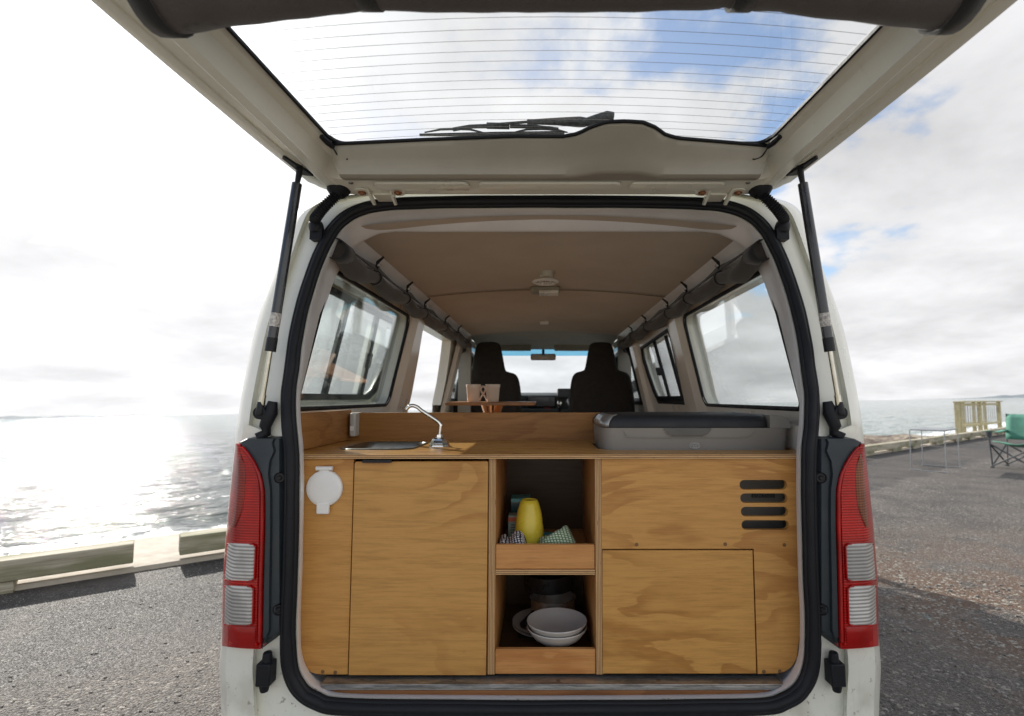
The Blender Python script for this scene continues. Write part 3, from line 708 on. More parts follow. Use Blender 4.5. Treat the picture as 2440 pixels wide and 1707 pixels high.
# headliner with its seam, arched
mb = MB(); mb.loft([[Vector((x, Y, 1.785+.038*(1-(x/.605)**2)+(.004 if abs(Y-1.23) < .02 else 0))) for x in [(-.605+1.21*i/24) for i in range(25)]] for Y in (.15, .5, .9, 1.20, 1.222, 1.238, 1.26, 1.6, 2.0, 2.5, 2.88)])
mb.build('headliner', HEADL, VAN, smooth=50)
MB().loft([[Vector((x, Y, 1.7835+.038*(1-(x/.605)**2))) for x in [(-.603+1.206*i/24) for i in range(25)]] for Y in (1.224, 1.236)]).build('headliner_seam', simple('seam_tape', (.10, .07, .05), .8), VAN)
for sg_, nm in ((1, 'bounce_bench'), (-1, 'bounce_bench')):  # unseen benches and cushions, added to bounce warm light into the interior
    bs_ = MB().box(*sorted((sg_*.30, sg_*.69)), .50, 1.18 if sg_ < 0 else 2.3, .577, .93).build(nm, PLY_LIP, VAN, bev=.003)
    MB().box(*sorted((sg_*.29, sg_*.69)), .50, 1.18 if sg_ < 0 else 2.3, .932, 1.03).build('cushion', simple('tan_bounce_cushion', (.42, .33, .24), .9) if sg_ > 0 else bpy.data.materials['tan_bounce_cushion'], bs_, bev=.02)
# rubber door seal all round the opening
def closedpath(L3): return mirror(L3)
sm = []
hp = [S3[0]]+S3[1:]
dense = spl(hp, 2)
full = dense+[Vector((-p.x, p.y, p.z)) for p in dense[-2:0:-1]]
def seal_ring(path, ra, rb, off, n=12, mi=0):
    k = len(path); rings = []
    for i in range(k):
        t = (path[(i+1) % k]-path[(i-1) % k]).normalized(); Yv = Vector((0, -1, 0)); b = t.cross(Yv).normalized(); a = b.cross(t).normalized()
        wob = 1+.04*math.sin(i*.7)+.05*noise.noise(Vector((i*.13, 2, 5)))
        q = 1.0 if path[i].z > .7 else 1.12
        rings.append([path[i]+a*(math.cos(2*math.pi*j/n)*ra)+b*(math.sin(2*math.pi*j/n)*rb*wob*q)+a*off for j in range(n)])
    rings.append(rings[0]); return rings
mb = MB(); mb.loft(seal_ring(full, .013, .0128, .008), closed=True)
rg = offset_loop(S3, -.011, 0); dr = spl(rg, 2); fr_ = dr+[Vector((-p.x, p.y, p.z)) for p in dr[-2:0:-1]]
mb.loft(seal_ring(fr_, .008, .0075, .004, 8), closed=True)
rg = offset_loop(S3, .010, 0); dr = spl(rg, 2); fr_ = dr+[Vector((-p.x, p.y, p.z)) for p in dr[-2:0:-1]]
mb.loft(seal_ring(fr_, .008, .0065, .010, 8), closed=True)
mb.build('door_seal', BLACK, VAN, smooth=60)

# ceiling fittings
def ceil(x, Y): return 1.785+.038*(1-(x/.605)**2)
MB().lathe([(0, -.022), (.026, -.022), (.030, -.018), (.031, -.004), (.034, .002)], (.0, .86, ceil(0, .86)), 24).build('smoke_alarm', simple('alarm_plastic', (.50, .47, .38), .5), VAN)
mb = MB().lathe([(.040, -.004), (.052, -.010), (.062, -.006), (.064, .002)], (-.005, 1.04, ceil(0, 1)), 30)
mb.lathe([(0, -.007), (.012, -.007), (.014, -.004), (.026, -.004), (.028, -.007), (.032, -.004), (.040, -.004)], (-.005, 1.04, ceil(0, 1)), 24, mi=1)
for k in range(8):
    a = k*math.pi/4; mb.tube([(-.005, 1.04, 1.816), (-.005+.042*math.cos(a), 1.04+.042*math.sin(a), 1.816)], .0022, 6)
mb.build('roof_vent', [WHITEP, simple('vent_inner', (.30, .24, .22), .6)], VAN)
dl = MB().box(-.078, .068, 1.135, 1.215, 1.792, ceil(0, 1.2)+.004).build('dome_lamp', simple('lamp_bezel', (.30, .27, .20), .5), VAN, bev=.012)
MB().box(-.036, .060, 1.128, 1.207, 1.786, 1.80).build('lamp_lens', simple('lamp_glass', (.72, .68, .60), .3), dl, bev=.004)
MB().box(-.036, .026, 2.33, 2.37, 1.805, 1.825).build('small_lamp', WHITEP, VAN, bev=.004)

# side windows: glass and black rubber gaskets
def outline_tube(mb, pts, fn, r, mi=0):
    P = [fn(*p) for p in pts]; P.append(P[0]); P.append(P[1]); mb.tube(P, r, 8, mi, caps=False)
for sgn in (1, -1):
    fo = lambda a, z, d=0, sg=sgn: Vector((sg*(wallX(z)+.03+.004*d), a, z))
    qw2 = rrect(.20, 1.155, 1.245, 1.673, (.05, .05, .03, .05))
    wn = MB(); outline_tube(wn, qw2, lambda a, z: fo(a, z)-Vector((sgn*.026, 0, 0)), .008)
    wo = wn.build('quarter_window', BLACK, VAN, smooth=60)
    MB().plate(qw2, [], fo, 1).build('pane', GLASS_S, wo)
    if sgn > 0:
        wn = MB(); outline_tube(wn, mw, lambda a, z: fo(a, z)-Vector((sgn*.02, 0, 0)), .013)
        for a0, a1 in ((1.66, 1.62), (1.97, 1.93)): wn.tube([fo(a0, 1.64), fo(a1, 1.27)], .011, 8)
        wn.plate([(1.50, 1.25), (2.2, 1.25), (2.235, 1.29), (1.49, 1.29)], [], lambda a, z, d: fo(a, z)-Vector((.02*d, 0, 0)), 1)
        wn.plate([(1.925, 1.42), (1.965, 1.42), (1.965, 1.47), (1.925, 1.47)], [], lambda a, z, d: fo(a, z)-Vector((.035*d, 0, 0)), 1)
        wo = wn.build('sliding_door_window', BLACK, VAN, smooth=60); MB().plate(mw, [], fo, 1).build('pane', GLASS_S, wo)
    wn = MB(); outline_tube(wn, fw, lambda a, z: fo(a, z)-Vector((sgn*.03, 0, 0)), .028)
    wo = wn.build('front_door_window', BLACK, VAN, smooth=60); MB().plate(fw, [], fo, 1).build('pane', GLASS_S, wo)

# the open left sliding door, run back outside the rear side panel
SDR = MB(); fd = lambda a, z, d=0: Vector((-(.925-.20*(max(z, 1.2)-1.225)-.05*d)+(0 if z > .9 else .02), a, z))
dw = [(.40, 1.27), (1.20, 1.27), (1.30, 1.31), (1.40, 1.43), (1.49, 1.58), (1.49, 1.64), (1.44, 1.685), (.40, 1.685)]
SDR.plate([(.32, 1.20), (1.60, 1.20), (1.62, 1.5), (1.58, 1.725), (.32, 1.725)], [dw], fd, 1); SDR.plate([(.32, .56), (1.58, .56), (1.60, 1.20), (.32, 1.20)], [], fd, 1)
sdo = SDR.build('sliding_door', PAINT, VAN)
wn = MB(); outline_tube(wn, dw, lambda a, z: fd(a, z, .5), .022)
for a0, a1 in ((.735, .71), (1.11, 1.12)): wn.tube([fd(a0, 1.68, .5), fd(a1, 1.29, .5)], .015, 8)
wn.plate([(.40, 1.24), (1.36, 1.24), (1.39, 1.295), (.40, 1.295)], [], lambda a, z, d: fd(a, z, .1)+Vector((.04*d, 0, 0)), 1)
wn.plate([(1.10, 1.42), (1.135, 1.42), (1.135, 1.49), (1.10, 1.49)], [], lambda a, z, d: fd(a, z, .3)+Vector((.025*d, 0, 0)), 1)
wn.build('window_frame', BLACKP, sdo); MB().plate(dw, [], lambda a, z, d: fd(a, z, .6+.05*d), 1).build('pane', GLASS_S, sdo)

# cab: lining, visors, windscreen, mirror, dashboard, wheel, seats
mb = MB(); mb.loft([[Vector((x, Y, z-.03*(abs(x)/.66)**3)) for x in [(-.66+1.32*i/16) for i in range(17)]] for Y, z in ((2.87, 1.824), (2.885, 1.845), (3.1, 1.845), (3.5, 1.835), (3.9, 1.80), (4.0, 1.775))])
for sgn in (1, -1):
    mb.loft([[Vector((sgn*x, Y, z)) for x, z in ((.66, 1.80), (.69, 1.75), (.70, 1.66))] for Y in (2.86, 3.3, 3.95)])
    mb.box(*sorted((sgn*.60, sgn*.70)), 2.86, 2.92, .6, 1.80)
    mb.tube([(sgn*.68, 3.98, 1.76), (sgn*.73, 4.60, 1.30)], .04, 8)
mb.build('cab_lining', CABC, VAN, smooth=60)
for x0, x1 in ((-.62, -.13), (.10, .62)):
    MB().box(x0, x1, 3.83, 3.855, 1.745, 1.825).build('sun_visor', simple('visor_vinyl', (.33, .31, .26), .8), VAN, bev=.012)
def scr(x, f): return Vector((x*(.66+.06*(1-f))/.66, 4.58-.62*f+.05*(1-abs(x)/.66)*.6, 1.27+.51*f))
ws = MB().loft([[scr(-.66+1.32*i/12, f) for i in range(13)] for f in (0, .3, .6, .87)]).build('windscreen', GLASS_F, VAN)
MB().loft([[scr(-.66+1.32*i/12, f) for i in range(13)] for f in (.87, .94, 1.0)]).build('blue_band', GLASS_B, ws)
mm = MB().box(-.135, .115, 3.80, 3.83, 1.650, 1.715).build('rear_view_mirror', BLACKP, VAN, bev=.014)
MB().box(-.125, .105, 3.796, 3.799, 1.657, 1.708).build('mirror_glass', simple('mirror_glass', (.75, .75, .72), .03, 1, var=.0), mm)
MB().tube([(-.01, 3.83, 1.68), (-.01, 3.92, 1.76)], .014, 8).build('mirror_stalk', BLACKP, mm)
mb = MB(); mb.loft([[Vector((x, Y, z)) for x in (-.74, -.4, 0, .4, .74)] for Y, z in ((4.62, 1.30), (4.35, 1.335), (4.16, 1.33), (4.10, 1.30), (4.14, 1.18), (4.22, 1.05), (4.3, .65))])
mb.box(.14, .60, 4.05, 4.3, 1.28, 1.375)
db = mb.build('dashboard', DASH, VAN, smooth=40, bev=.008)
MB().box(-.165, .115, 4.075, 4.12, 1.185, 1.290).build('radio', simple('radio_black', (.008, .008, .01), .15), db, bev=.006)
for x in (-.36, -.23, .17): MB().box(x-.05, x+.05, 4.085, 4.12, 1.225, 1.275).build('air_vent', simple('vent_grey', (.045, .048, .05), .5), db, bev=.004)
MB().box(-.30, .28, 4.02, 4.2, 1.12, 1.165).build('dash_shelf', simple('shelf_grey', (.05, .055, .06), .5), db, bev=.01)
MB().box(.0, .07, 4.07, 4.10, 1.155, 1.175).build('red_switch', simple('red_switch', (.4, .02, .015), .4), db)
gl = MB().tube([(.15, 3.9, .95), (.155, 3.85, 1.14), (.15, 3.83, 1.19)], [.012, .010, .016], 8).build('gear_lever', BLACKP, VAN)
MB().lathe([(0, .03), (.016, .027), (.024, .012), (.022, -.008), (.012, -.02)], (.15, 3.83, 1.215), 14).build('knob', CHROME, gl)
mb = MB(); wc = Vector((.43, 3.92, 1.24)); wm = Matrix.Rotation(R(28), 4, 'X')
mb.tube([wc+wm @ Vector((.19*math.cos(a*math.pi/16), .19*math.sin(a*math.pi/16), 0)) for a in range(33)], .014, 8, caps=False)
mb.tube([wc+wm @ Vector((-.18, 0, 0)), wc+wm @ Vector((.18, 0, 0))], .016, 8); mb.lathe([(0, .02), (.06, .02), (.07, -.02)], wc, 16, M=wm); mb.build('steering_wheel', BLACKP, VAN)
SO = [(0, .235), (.055, .232), (.085, .212), (.098, .17), (.112, .10), (.128, .025), (.155, .008), (.195, -.004), (.222, -.035), (.238, -.10), (.248, -.20), (.252, -.34), (.255, -.60), (.25, -.72), (0, -.72)]
def seat(cx, Y, zs, k):
    out = [Vector(p).to_3d() for p in SO]; sp_ = spl([Vector((p[0], 0, p[1])) for p in SO[:-2]], 3)+[Vector((.25, 0, -.72)), Vector((0, 0, -.72))]
    loops = []
    for dy, inset in ((.0, .03), (-.045, .008), (-.07, 0), (-.09, .004), (-.115, .022), (-.12, .05)):
        ring = []
        for p in sp_:
            f = max(0, 1-inset/max(.02, .26)); x = p.x*f; z = -.2+(p.z+.2)*(1-inset*.9)
            ring.append(Vector((cx+x*k, Y+.12+dy*1.0+.16*(z+.2)*.6, zs+z*k)))
        ring += [Vector((2*cx-q.x, q.y, q.z)) for q in ring[-2:0:-1]]; loops.append(ring)
    mb = MB().loft(loops, closed=True, caps=True)
    s = mb.build('seat', SEATM, VAN, smooth=50)
    MB().box(cx-.25, cx+.25, Y+.05, Y+.55, .78, .92).build('cushion', SEATM, s, bev=.03)
seat(-.475, 2.96, 1.485, 1.14); seat(.445, 2.68, 1.480, 1.02)
for sgn in (1, -1):
    dm = MB().tube([(sgn*.80, 3.9, 1.30), (sgn*.95, 3.95, 1.36), (sgn*.96, 3.95, 1.58), (sgn*.78, 3.9, 1.62)], .012, 8).build('door_mirror', BLACKP, VAN)
    MB().box(*sorted((sgn*.88, sgn*1.02)), 3.92, 3.97, 1.34, 1.60).build('mirror_head', BLACKP, dm, bev=.02)
# seat belt loops seen through the cab side
MB().loft([[Vector((.66, 3.05, 1.66)), Vector((.66, 3.10, 1.66))], [Vector((.64, 3.02, 1.50)), Vector((.64, 3.07, 1.50))], [Vector((.66, 2.9, 1.30)), Vector((.66, 2.97, 1.30))], [Vector((.66, 2.9, 1.0)), Vector((.66, 2.97, 1.0))]]).build('seat_belt', simple('belt_grey', (.30, .30, .29), .7), VAN, solid=.003)

# wheels, rear bumper, sills
for sgn in (1, -1):
    for Y in (.95, 3.55):
        M_ = Matrix.Rotation(R(90), 4, 'Y')
        t_ = MB().lathe([(.20, -.09), (.29, -.095), (.325, -.07), (.33, 0), (.325, .07), (.29, .095), (.20, .09)], (sgn*.73, Y, .33), 40, M=M_).build('wheel', TYRE, VAN, smooth=40)
        MB().lathe([(0, .03), (.05, .06), (.09, .06), (.12, .03), (.18, .05), (.205, .085), (.205, -.085), (0, -.085)], (sgn*.73, Y, .33), 32, M=M_ if sgn > 0 else Matrix.Rotation(R(-90), 4, 'Y')).build('rim', RIM, t_, smooth=30)
MB().box(-.84, .84, -.12, .12, .24, .475).build('rear_bumper', PAINT, VAN, bev=.04, seg=4)
MB().box(-.72, .72, .12, 4.5, .28, .50).build('underbody', BLACKP, VAN)
# lock pocket on the sill (top edge of it shows)
for x0, x1 in ((-.37, -.10), (.045, .34)): MB().box(x0, x1, -.075, -.056, .475, .512).build('sill_slot', BLACKP, VAN, bev=.006)

# rear lamps wrapping the corners + slate trim
rows_y = [1057, 1066, 1080, 1100, 1130, 1170, 1252, 1294, 1340, 1382, 1389, 1395, 1440, 1488, 1495, 1520, 1536, 1547]
def inner_half(y):
    T_ = [(1057, 746), (1066, 734), (1080, 721), (1106, 703), (1136, 690), (1171, 684), (1252, 684), (1402, 688), (1553, 691)]
    for (a, b), (c, d) in zip(T_, T_[1:]):
        if a <= y <= c: return b+(d-b)*(y-a)/(c-a)
    return T_[-1][1]
def outer_half(y):
    T_ = [(1040, 747), (1060, 750), (1240, 769), (1377, 780), (1500, 782), (1560, 783)]
    for (a, b), (c, d) in zip(T_, T_[1:]):
        if a <= y <= c: return b+(d-b)*(y-a)/(c-a)
    return 783
def lamp_pt(sg, y, f, push=0):
    # f 0 inner edge .. 1 silhouette .. 1.6 wrapped forward on the flank
    hi, ho = inner_half(y), outer_half(y)
    g = min(f, 1); h = hi+(ho-hi)*g
    # bowed: flat across, turning forward near the silhouette
    off = -.034-push+.012*(g**2)+(.045*max(0, (g-.72)/.28)**2)
    if f <= 1: q = p3(h, y, off)
    else:
        q0 = p3(ho, y, -.034-push+.057); q = q0+Vector((.004*(f-1)/.6, (f-1)*.16, 0))
    return Vector((sg*q.x, q.y, q.z))
for sg in (1, -1):
    F_ = [0, .06, .12, .3, .5, .7, .82, .9, .96, 1.0, 1.2, 1.6]
    mb = MB()
    rowsY = sorted(set([1057, 1547]+list(rows_y)+[1057+k*12 for k in range(1, 41)]))
    rows = [[lamp_pt(sg, y+(-9*(f-.15) if y > 1540 else 0)*min(f, 1), f, -.006 if f == .06 or y in (1057, 1547) else 0) for f in F_] for y in rowsY]
    mb.loft(rows)
    back = [[r[0], r[0]+Vector((0, .05, 0))] for r in rows]; mb.loft(back)
    mb.loft([rows[-1], [q+Vector((0, .05, 0)) for q in rows[-1]]]); mb.loft([rows[0], [q+Vector((0, .05, 0)) for q in rows[0]]])
    lamp = mb.build('rear_lamp', LENS, VAN, smooth=50)
    # raised rim down the inner edge
    MB().tube([lamp_pt(sg, y, .035, .002) for y in range(1066, 1546, 16)], .0038, 8).build('lens_rim', LENS_PLAIN, lamp)
    for y0, y1, f0 in ((1294, 1382, .20), (1395, 1488, .22)):
        n = 10; rws = []
        for j in range(n+1):
            y = y0+(y1-y0)*j/n; e = abs(j/n-.5)*2; ff = f0+(.06 if e > .9 else .0)
            rws.append([lamp_pt(sg, y+4*(1-f), f, .0035 if 0 < j < n and k else .0005) for k, f in enumerate([ff+(1.3-ff)*i/12 for i in range(13)])])
        MB().loft(rws).build('clear_lens', LENS_CLEAR, lamp, smooth=60)
        MB().tube([lamp_pt(sg, y0+3, .95, .003), lamp_pt(sg, y0+3, f0+.07, .003), lamp_pt(sg, y0+8, f0, .003), lamp_pt(sg, (y0+y1)/2, f0, .003), lamp_pt(sg, y1-3, f0, .003), lamp_pt(sg, y1+3, f0+.07, .003), lamp_pt(sg, y1, .95, .003)], .0022, 6).build('lens_border', LENS_PLAIN, lamp)
    if True:
        n = 14; rws = []
        for j in range(n+1):
            y = 1082+(1256-1082)*j/n; t_ = j/n; f0 = .48+.10*math.sin(t_*2.2)-.0*t_+.22*max(0, (t_-.6)/.4)**2; f1 = .86 if t_ > .12 else .62+.24*t_/.12
            f0 = f0 if t_ > .1 else .55
            if t_ > .75: f1 = .86-.0*t_
            rws.append([lamp_pt(sg, y, f0+(f1-f0)*i/6, .0025 if 0 < i < 6 and 0 < j < n else .0004) for i in range(7)])
        MB().loft(rws).build('indicator_lens', LENS_AMBER if sg > 0 else lens_mat('red_indicator_lens', (.36, .03, .015), (.16, .008, .006)), lamp, smooth=60)
    rws = []
    for y in range(1496, 1545, 8): rws.append([lamp_pt(sg, y-3*f, f, .0022 if 1500 < y < 1536 else .0004) for f in (.16, .3, .5, .7, .85)])
    MB().loft(rws).build('lower_reflector', LENS_PLAIN, lamp, smooth=60)
    # slate-coloured trim between lamp and seal
    ys = [1040, 1046, 1054, 1062, 1075, 1100, 1130, 1165, 1200, 1260, 1320, 1400, 1460, 1503, 1520, 1535, 1546]
    def tr_in(y): return 632 if y < 1505 else 632+(688-632)*(y-1505)/41
    rws = []
    for y in ys:
        ho = inner_half(max(y, 1057)) if y >= 1057 else {1040: 700, 1046: 726, 1054: 742}[y]; hi = tr_in(y)
        crease = hi+(ho-hi)*(.62 if y > 1165 else .62-.5*max(0, (1130-y)/90) if y > 1075 else .25)
        cols = [(ho-1, -.018), (ho-5, -.030), (crease+4, -.026), (crease-2, -.014), (hi+14, -.010), (hi, .004)]
        rws.append([(lambda q: Vector((sg*q.x, q.y, q.z)))(p3(h, y, o_ if y > 1042 else .006)) for h, o_ in cols])
    tm = MB().loft(rws); tm = tm.build('lamp_trim', DARKTRIM, VAN, smooth=28)
    for y, hx in ((1139, 645), (1453, 648)):
        q = p3(hx, y, -.012); mz = Matrix.Rotation(R(90), 4, 'X')
        MB().lathe([(0, .004), (.004, .0045), (.0055, .003), (.006, 0), (.011, 0), (.013, .003), (.0135, -.006)], (sg*q.x, q.y, q.z), 20, M=mz).build('screw', BLACKP, tm)
    # rubber stop low on the corner
    q = p3(1311-636, 1600, -.006); X = sg*q.x
    st = MB().box(X-.017, X+.017, q.y-.022, q.y+.012, q.z-.026, q.z+.026)
    st.tube([(X-sg*.002, q.y-.004, q.z+.02), (X-sg*.002, q.y-.006, q.z+.048)], [.013, .010], 12); st.tube([(X+sg*.004, q.y-.004, q.z-.02), (X+sg*.002, q.y-.006, q.z-.045)], [.014, .009], 12)
    st.build('tailgate_buffer', BLACK, VAN, bev=.003)

# gas struts with lower brackets
for sg in (1, -1):
    top = gate(sg*.655, .15, .015); q = oy(611, 984, -.065); low = Vector((sg*abs(q.x+.01), -.065, q.z))
    d_ = low-top; f = .70
    gs = MB().tube([top+d_*.055, top+d_*.056, top+d_*f], [.0115, .0125, .0125], 16).build('gas_strut', simple('strut_black', (.010, .012, .016), .25, Coat_Weight=.5) if sg > 0 else bpy.data.materials['strut_black'], VAN)
    MB().tube([top+d_*(f-.10), top+d_*(f-.045)], .0129, 16).build('label', simple('strut_label', (.42, .40, .37), .5, var=.5, vs=160) if sg > 0 else bpy.data.materials['strut_label'], gs)
    MB().tube([top+d_*(f-.0), top+d_*(f+.055)], .0133, 16).build('gland', BLACKP, gs)
    MB().tube([top+d_*f, top+d_*.965], .0058, 14).build('rod', RODM, gs)
    MB().tube([top+d_*.93, top+d_*.97], .0078, 14).build('rod_end', RODM, gs)
    MB().tube([top-GN*.03+Vector((0, 0, .0)), top+Vector((0, 0, -.01)), top+d_*.06], [.009, .008, .006], 10).build('upper_joint', BLACKP, gs)
    MB().loft([[top+GN*(-.012)+GV*a+Vector((sg*(b_), 0, 0)) for a, b_ in ((-.035, -.022), (-.03, .004), (.05, .020), (.055, .012))], [top+GN*(-.004)+GV*a+Vector((sg*b_, 0, 0)) for a, b_ in ((-.035, -.022), (-.03, .004), (.05, .020), (.055, .012))]], closed=True, caps=True).build('upper_bracket', BLACKP, gs)
    X = low.x; i_ = -sg
    br = MB().tube([low+Vector((i_*.024, .012, .028)), low+Vector((i_*.020, .010, .0)), low+Vector((i_*.010, .006, -.035)), low+Vector((i_*.012, .01, -.050)), low+Vector((-i_*.006, .002, -.062))], [.011, .017, .014, .012, .013], 12)
    br.tube([low+Vector((0, .02, 0)), low+Vector((0, -.006, 0))], [.019, .016], 16); br.build('lower_bracket', BLACK, gs, smooth=60)
    MB().tube([low+Vector((0, 0, .026)), low+Vector((0, -.004, 0)), low+Vector((0, -.004, -.006))], [.008, .010, .008], 12).build('ball_socket', BLACKP, gs)

# ribbed wiring boots between body and tailgate
for sg in (1, -1):
    a = gate(sg*.575, .085, .036); b = orr(PX-(1311-776), 545, -.02); b = Vector((sg*abs(b.x), b.y, b.z))
    path = spl([a, a+Vector((sg*.008, -.006, -.020)), a.lerp(b, .36)+Vector((sg*.012, -.014, -.012)), a.lerp(b, .68)+Vector((sg*.016, -.012, -.004)), b+Vector((sg*.006, -.004, .02)), b+Vector((0, 0, -.012))], 12)
    n = len(path); rad = []
    for i in range(n):
        f = i/(n-1); r0 = .0125
        if f < .16: r = .020-.03*f
        elif f > .80: r = .016+.004*math.sin((f-.8)*15)
        else: r = r0+(.0028 if i % 2 else -.0012)
        rad.append(r)
    m2 = MB().tube(path, rad, 16); m2.lathe([(0, .018), (.018, .016), (.026, .008), (.031, 0), (.031, -.006)], a, 24, M=Matrix.Rotation(math.pi-GA, 4, 'X')); m2.box(b.x-.017, b.x+.017, b.y-.012, b.y+.02, b.z-.034, b.z-.002)
    m2.build('wiring_boot', BLACK, VAN, smooth=30)

# load sill: scuffed aluminium angle over a wooden strip
z0 = zf(1613); q = oy(745, 1640, -.03)
MB().box(-.565, .575, -.034, .02, z0-.014, z0-.001).box(-.563, .573, -.037, -.0345, z0-.013, z0-.004).build('sill_plate', ALU, VAN, bev=.002)
MB().box(-.555, .563, -.032, -.01, z0-.0285, z0-.0155).build('sill_strip', SILLWOOD, VAN, bev=.002)
for x in (-.47, -.24, .02, .27, .47): MB().lathe([(0, .002), (.004, .0015), (.006, 0)], (x, -.016, z0-.001), 12).build('sill_rivet', STEEL, VAN)
MB().box(-.565, .565, -.055, .03, z0-.05, z0-.029).build('sill', PAINT_W, VAN, bev=.006)
# ------------------------------------------------------------------ tailgate (part of the van)
def rtrap(v0, v1, uf, w_, r0=.05, r1=.05, n=6, m=10, wf=None):
    # closed loop: hinge edge -> right side -> far edge -> left side, constant point count
    pts = []
    def side(v): return uf(v)
    def P(u, v): pts.append(gate(u, v, w_ if wf is None else wf(u, v)))
    for i in range(m): f = i/m; P((side(v0)-r0)*f, v0)
    for k in range(n): a = R(-90+90*k/n); P(side(v0)-r0+r0*math.cos(a), v0+r0+r0*math.sin(a))
    for i in range(m*2): v = v0+r0+(v1-r1-v0-r0)*i/(m*2); P(side(v), v)
    for k in range(n): a = R(90*k/n); P(side(v1)-r1+r1*math.cos(a), v1-r1+r1*math.sin(a))
    for i in range(m+1): P((side(v1)-r1)*(1-i/m), v1)
    L = list(pts); return L+[Vector((-p.x, p.y, p.z)) for p in L[-2:0:-1]]
def interp(T_):
    def f(v):
        if v <= T_[0][0]: return T_[0][1]
        for (a, b), (c, d) in zip(T_, T_[1:]):
            if a <= v <= c: return b+(d-b)*(v-a)/(c-a)
        return T_[-1][1]
    return f
uA = interp([(-.03, .655), (.12, .684), (.25, .71), (.49, .75), (.66, .775), (.9, .80), (1.3, .80)])
uB = interp([(.02, .585), (.08, .602), (.17, .615), (.25, .62), (.62, .669), (.9, .70), (1.2, .705)])
uD = interp([(.2, .532), (.26, .541), (.58, .587), (1.0, .64)])
def loopA(d, w_): return rtrap(.004+d, 1.28-d, lambda v: uA(v)-d, w_, .055, .10)
LB = [rtrap(.050, 1.22, lambda v: uB(v)+.010, .006, .05, .08), rtrap(.056, 1.20, lambda v: uB(v)+.002, .028, .05, .08), rtrap(.060, 1.19, lambda v: uB(v)-.006, .034, .05, .08), rtrap(.08, 1.17, lambda v: uB(v)-.032, .036, .05, .08), rtrap(.135, 1.075, lambda v: uD(v)+.050, .031, .04, .05), rtrap(.15, 1.06, lambda v: uD(v)+.038, .008, .035, .05), rtrap(.17, 1.05, lambda v: uD(v)+.030, -.004, .035, .05)]
LD = [rtrap(.20, 1.03, lambda v: uD(v)+.012, -.008, .035, .04), rtrap(.228, 1.0, lambda v: uD(v), -.018, .03, .03)]
tg = MB().loft([rtrap(.218, 1.015, lambda v: uD(v)+.008, -.026, .03, .03), loopA(.02, -.040), loopA(.0, -.020), loopA(.0, -.003), loopA(.008, .0), loopA(.030, .001), loopA(.033, .0045), loopA(.040, .0045), loopA(.043, .001)]+LB+LD, closed=True)
TG = tg.build('tailgate', PAINT, VAN, smooth=24)
tp = gate(0, 0, 0)
g = MB().loft([rtrap(.222, 1.006, lambda v: uD(v)+.006, -.019, .03, .03), rtrap(.222, 1.006, lambda v: uD(v)+.006, -.024, .03, .03)], closed=True); g.f.append(list(range(len(g.v)//2, len(g.v)))); g.m.append(0); g.build('window_glass', GLASS_T, TG, smooth=0)
MB().loft([rtrap(.222, 1.006, lambda v: uD(v)+.004, -.014, .03, .03), rtrap(.224, 1.004, lambda v: uD(v)+.001, -.010, .03, .03), rtrap(.2285, .999, lambda v: uD(v)-.0035, -.012, .03, .03), rtrap(.229, .9985, lambda v: uD(v)-.004, -.018, .03, .03)], closed=True).build('window_seal', BLACK, TG, smooth=50)
mb = MB()
for k in range(15):
    v = .262+k*.0262; ue = uD(v)-.012
    pts = [gate(u, v-.036*(u/.55)**2+.004, -.0175) for u in [(-ue+2*ue*i/20) for i in range(21)]]; pts = [p for p in pts if (p-GP).dot(GV) > .236]
    mb.tube(pts, .0004, 5)
mb.build('heater_lines', simple('heater_wire', (.34, .31, .29), .6), TG)
# trim panel with the wiper-motor hump
vt = interp([(-.53, .226), (-.32, .243), (-.09, .258), (.031, .257), (.065, .268), (.095, .295), (.127, .313), (.17, .316), (.212, .312), (.245, .293), (.275, .264), (.309, .250), (.515, .222), (.54, .218)])
rows = []; us = [-.545+1.09*i/72 for i in range(73)]
for u in us:
    top = vt(u)+.004; hump = max(0, min(1, (vt(u)-.262)/.05)) if 0 < u < .3 else 0
    e = min(1, (.545-abs(u))/.014); v0 = .148; crease = .186+.022*hump
    row = [gate(u, v0-.002, .022), gate(u, v0, .022+.010*e), gate(u, v0+.005, .022+.022*e), gate(u, crease-.012, .026+.026*e), gate(u, crease, .026+.029*e), gate(u, crease+.012, .024+.028*e)]
    for f in (.3, .6, .85, .97): row.append(gate(u, crease+(top-crease)*f, (.024+.028*e)*(1-f)+(-.004)*f))
    row.append(gate(u, top, -.014)); rows.append(row)
MB().loft(rows).build('trim_panel', GREYTRIM, TG, smooth=40)
mb = MB().tube([gate(u, vt(u)+.006, -.010) for u in us], .0045, 8); mb.build('trim_edging', BLACK, TG)
for u in (-.515, .512): MB().lathe([(0, .004), (.005, .003), (.007, 0)], gate(u, .157, .052), 12, M=Matrix.Rotation(math.pi, 4, 'X')).build('trim_clip', STEEL, TG)
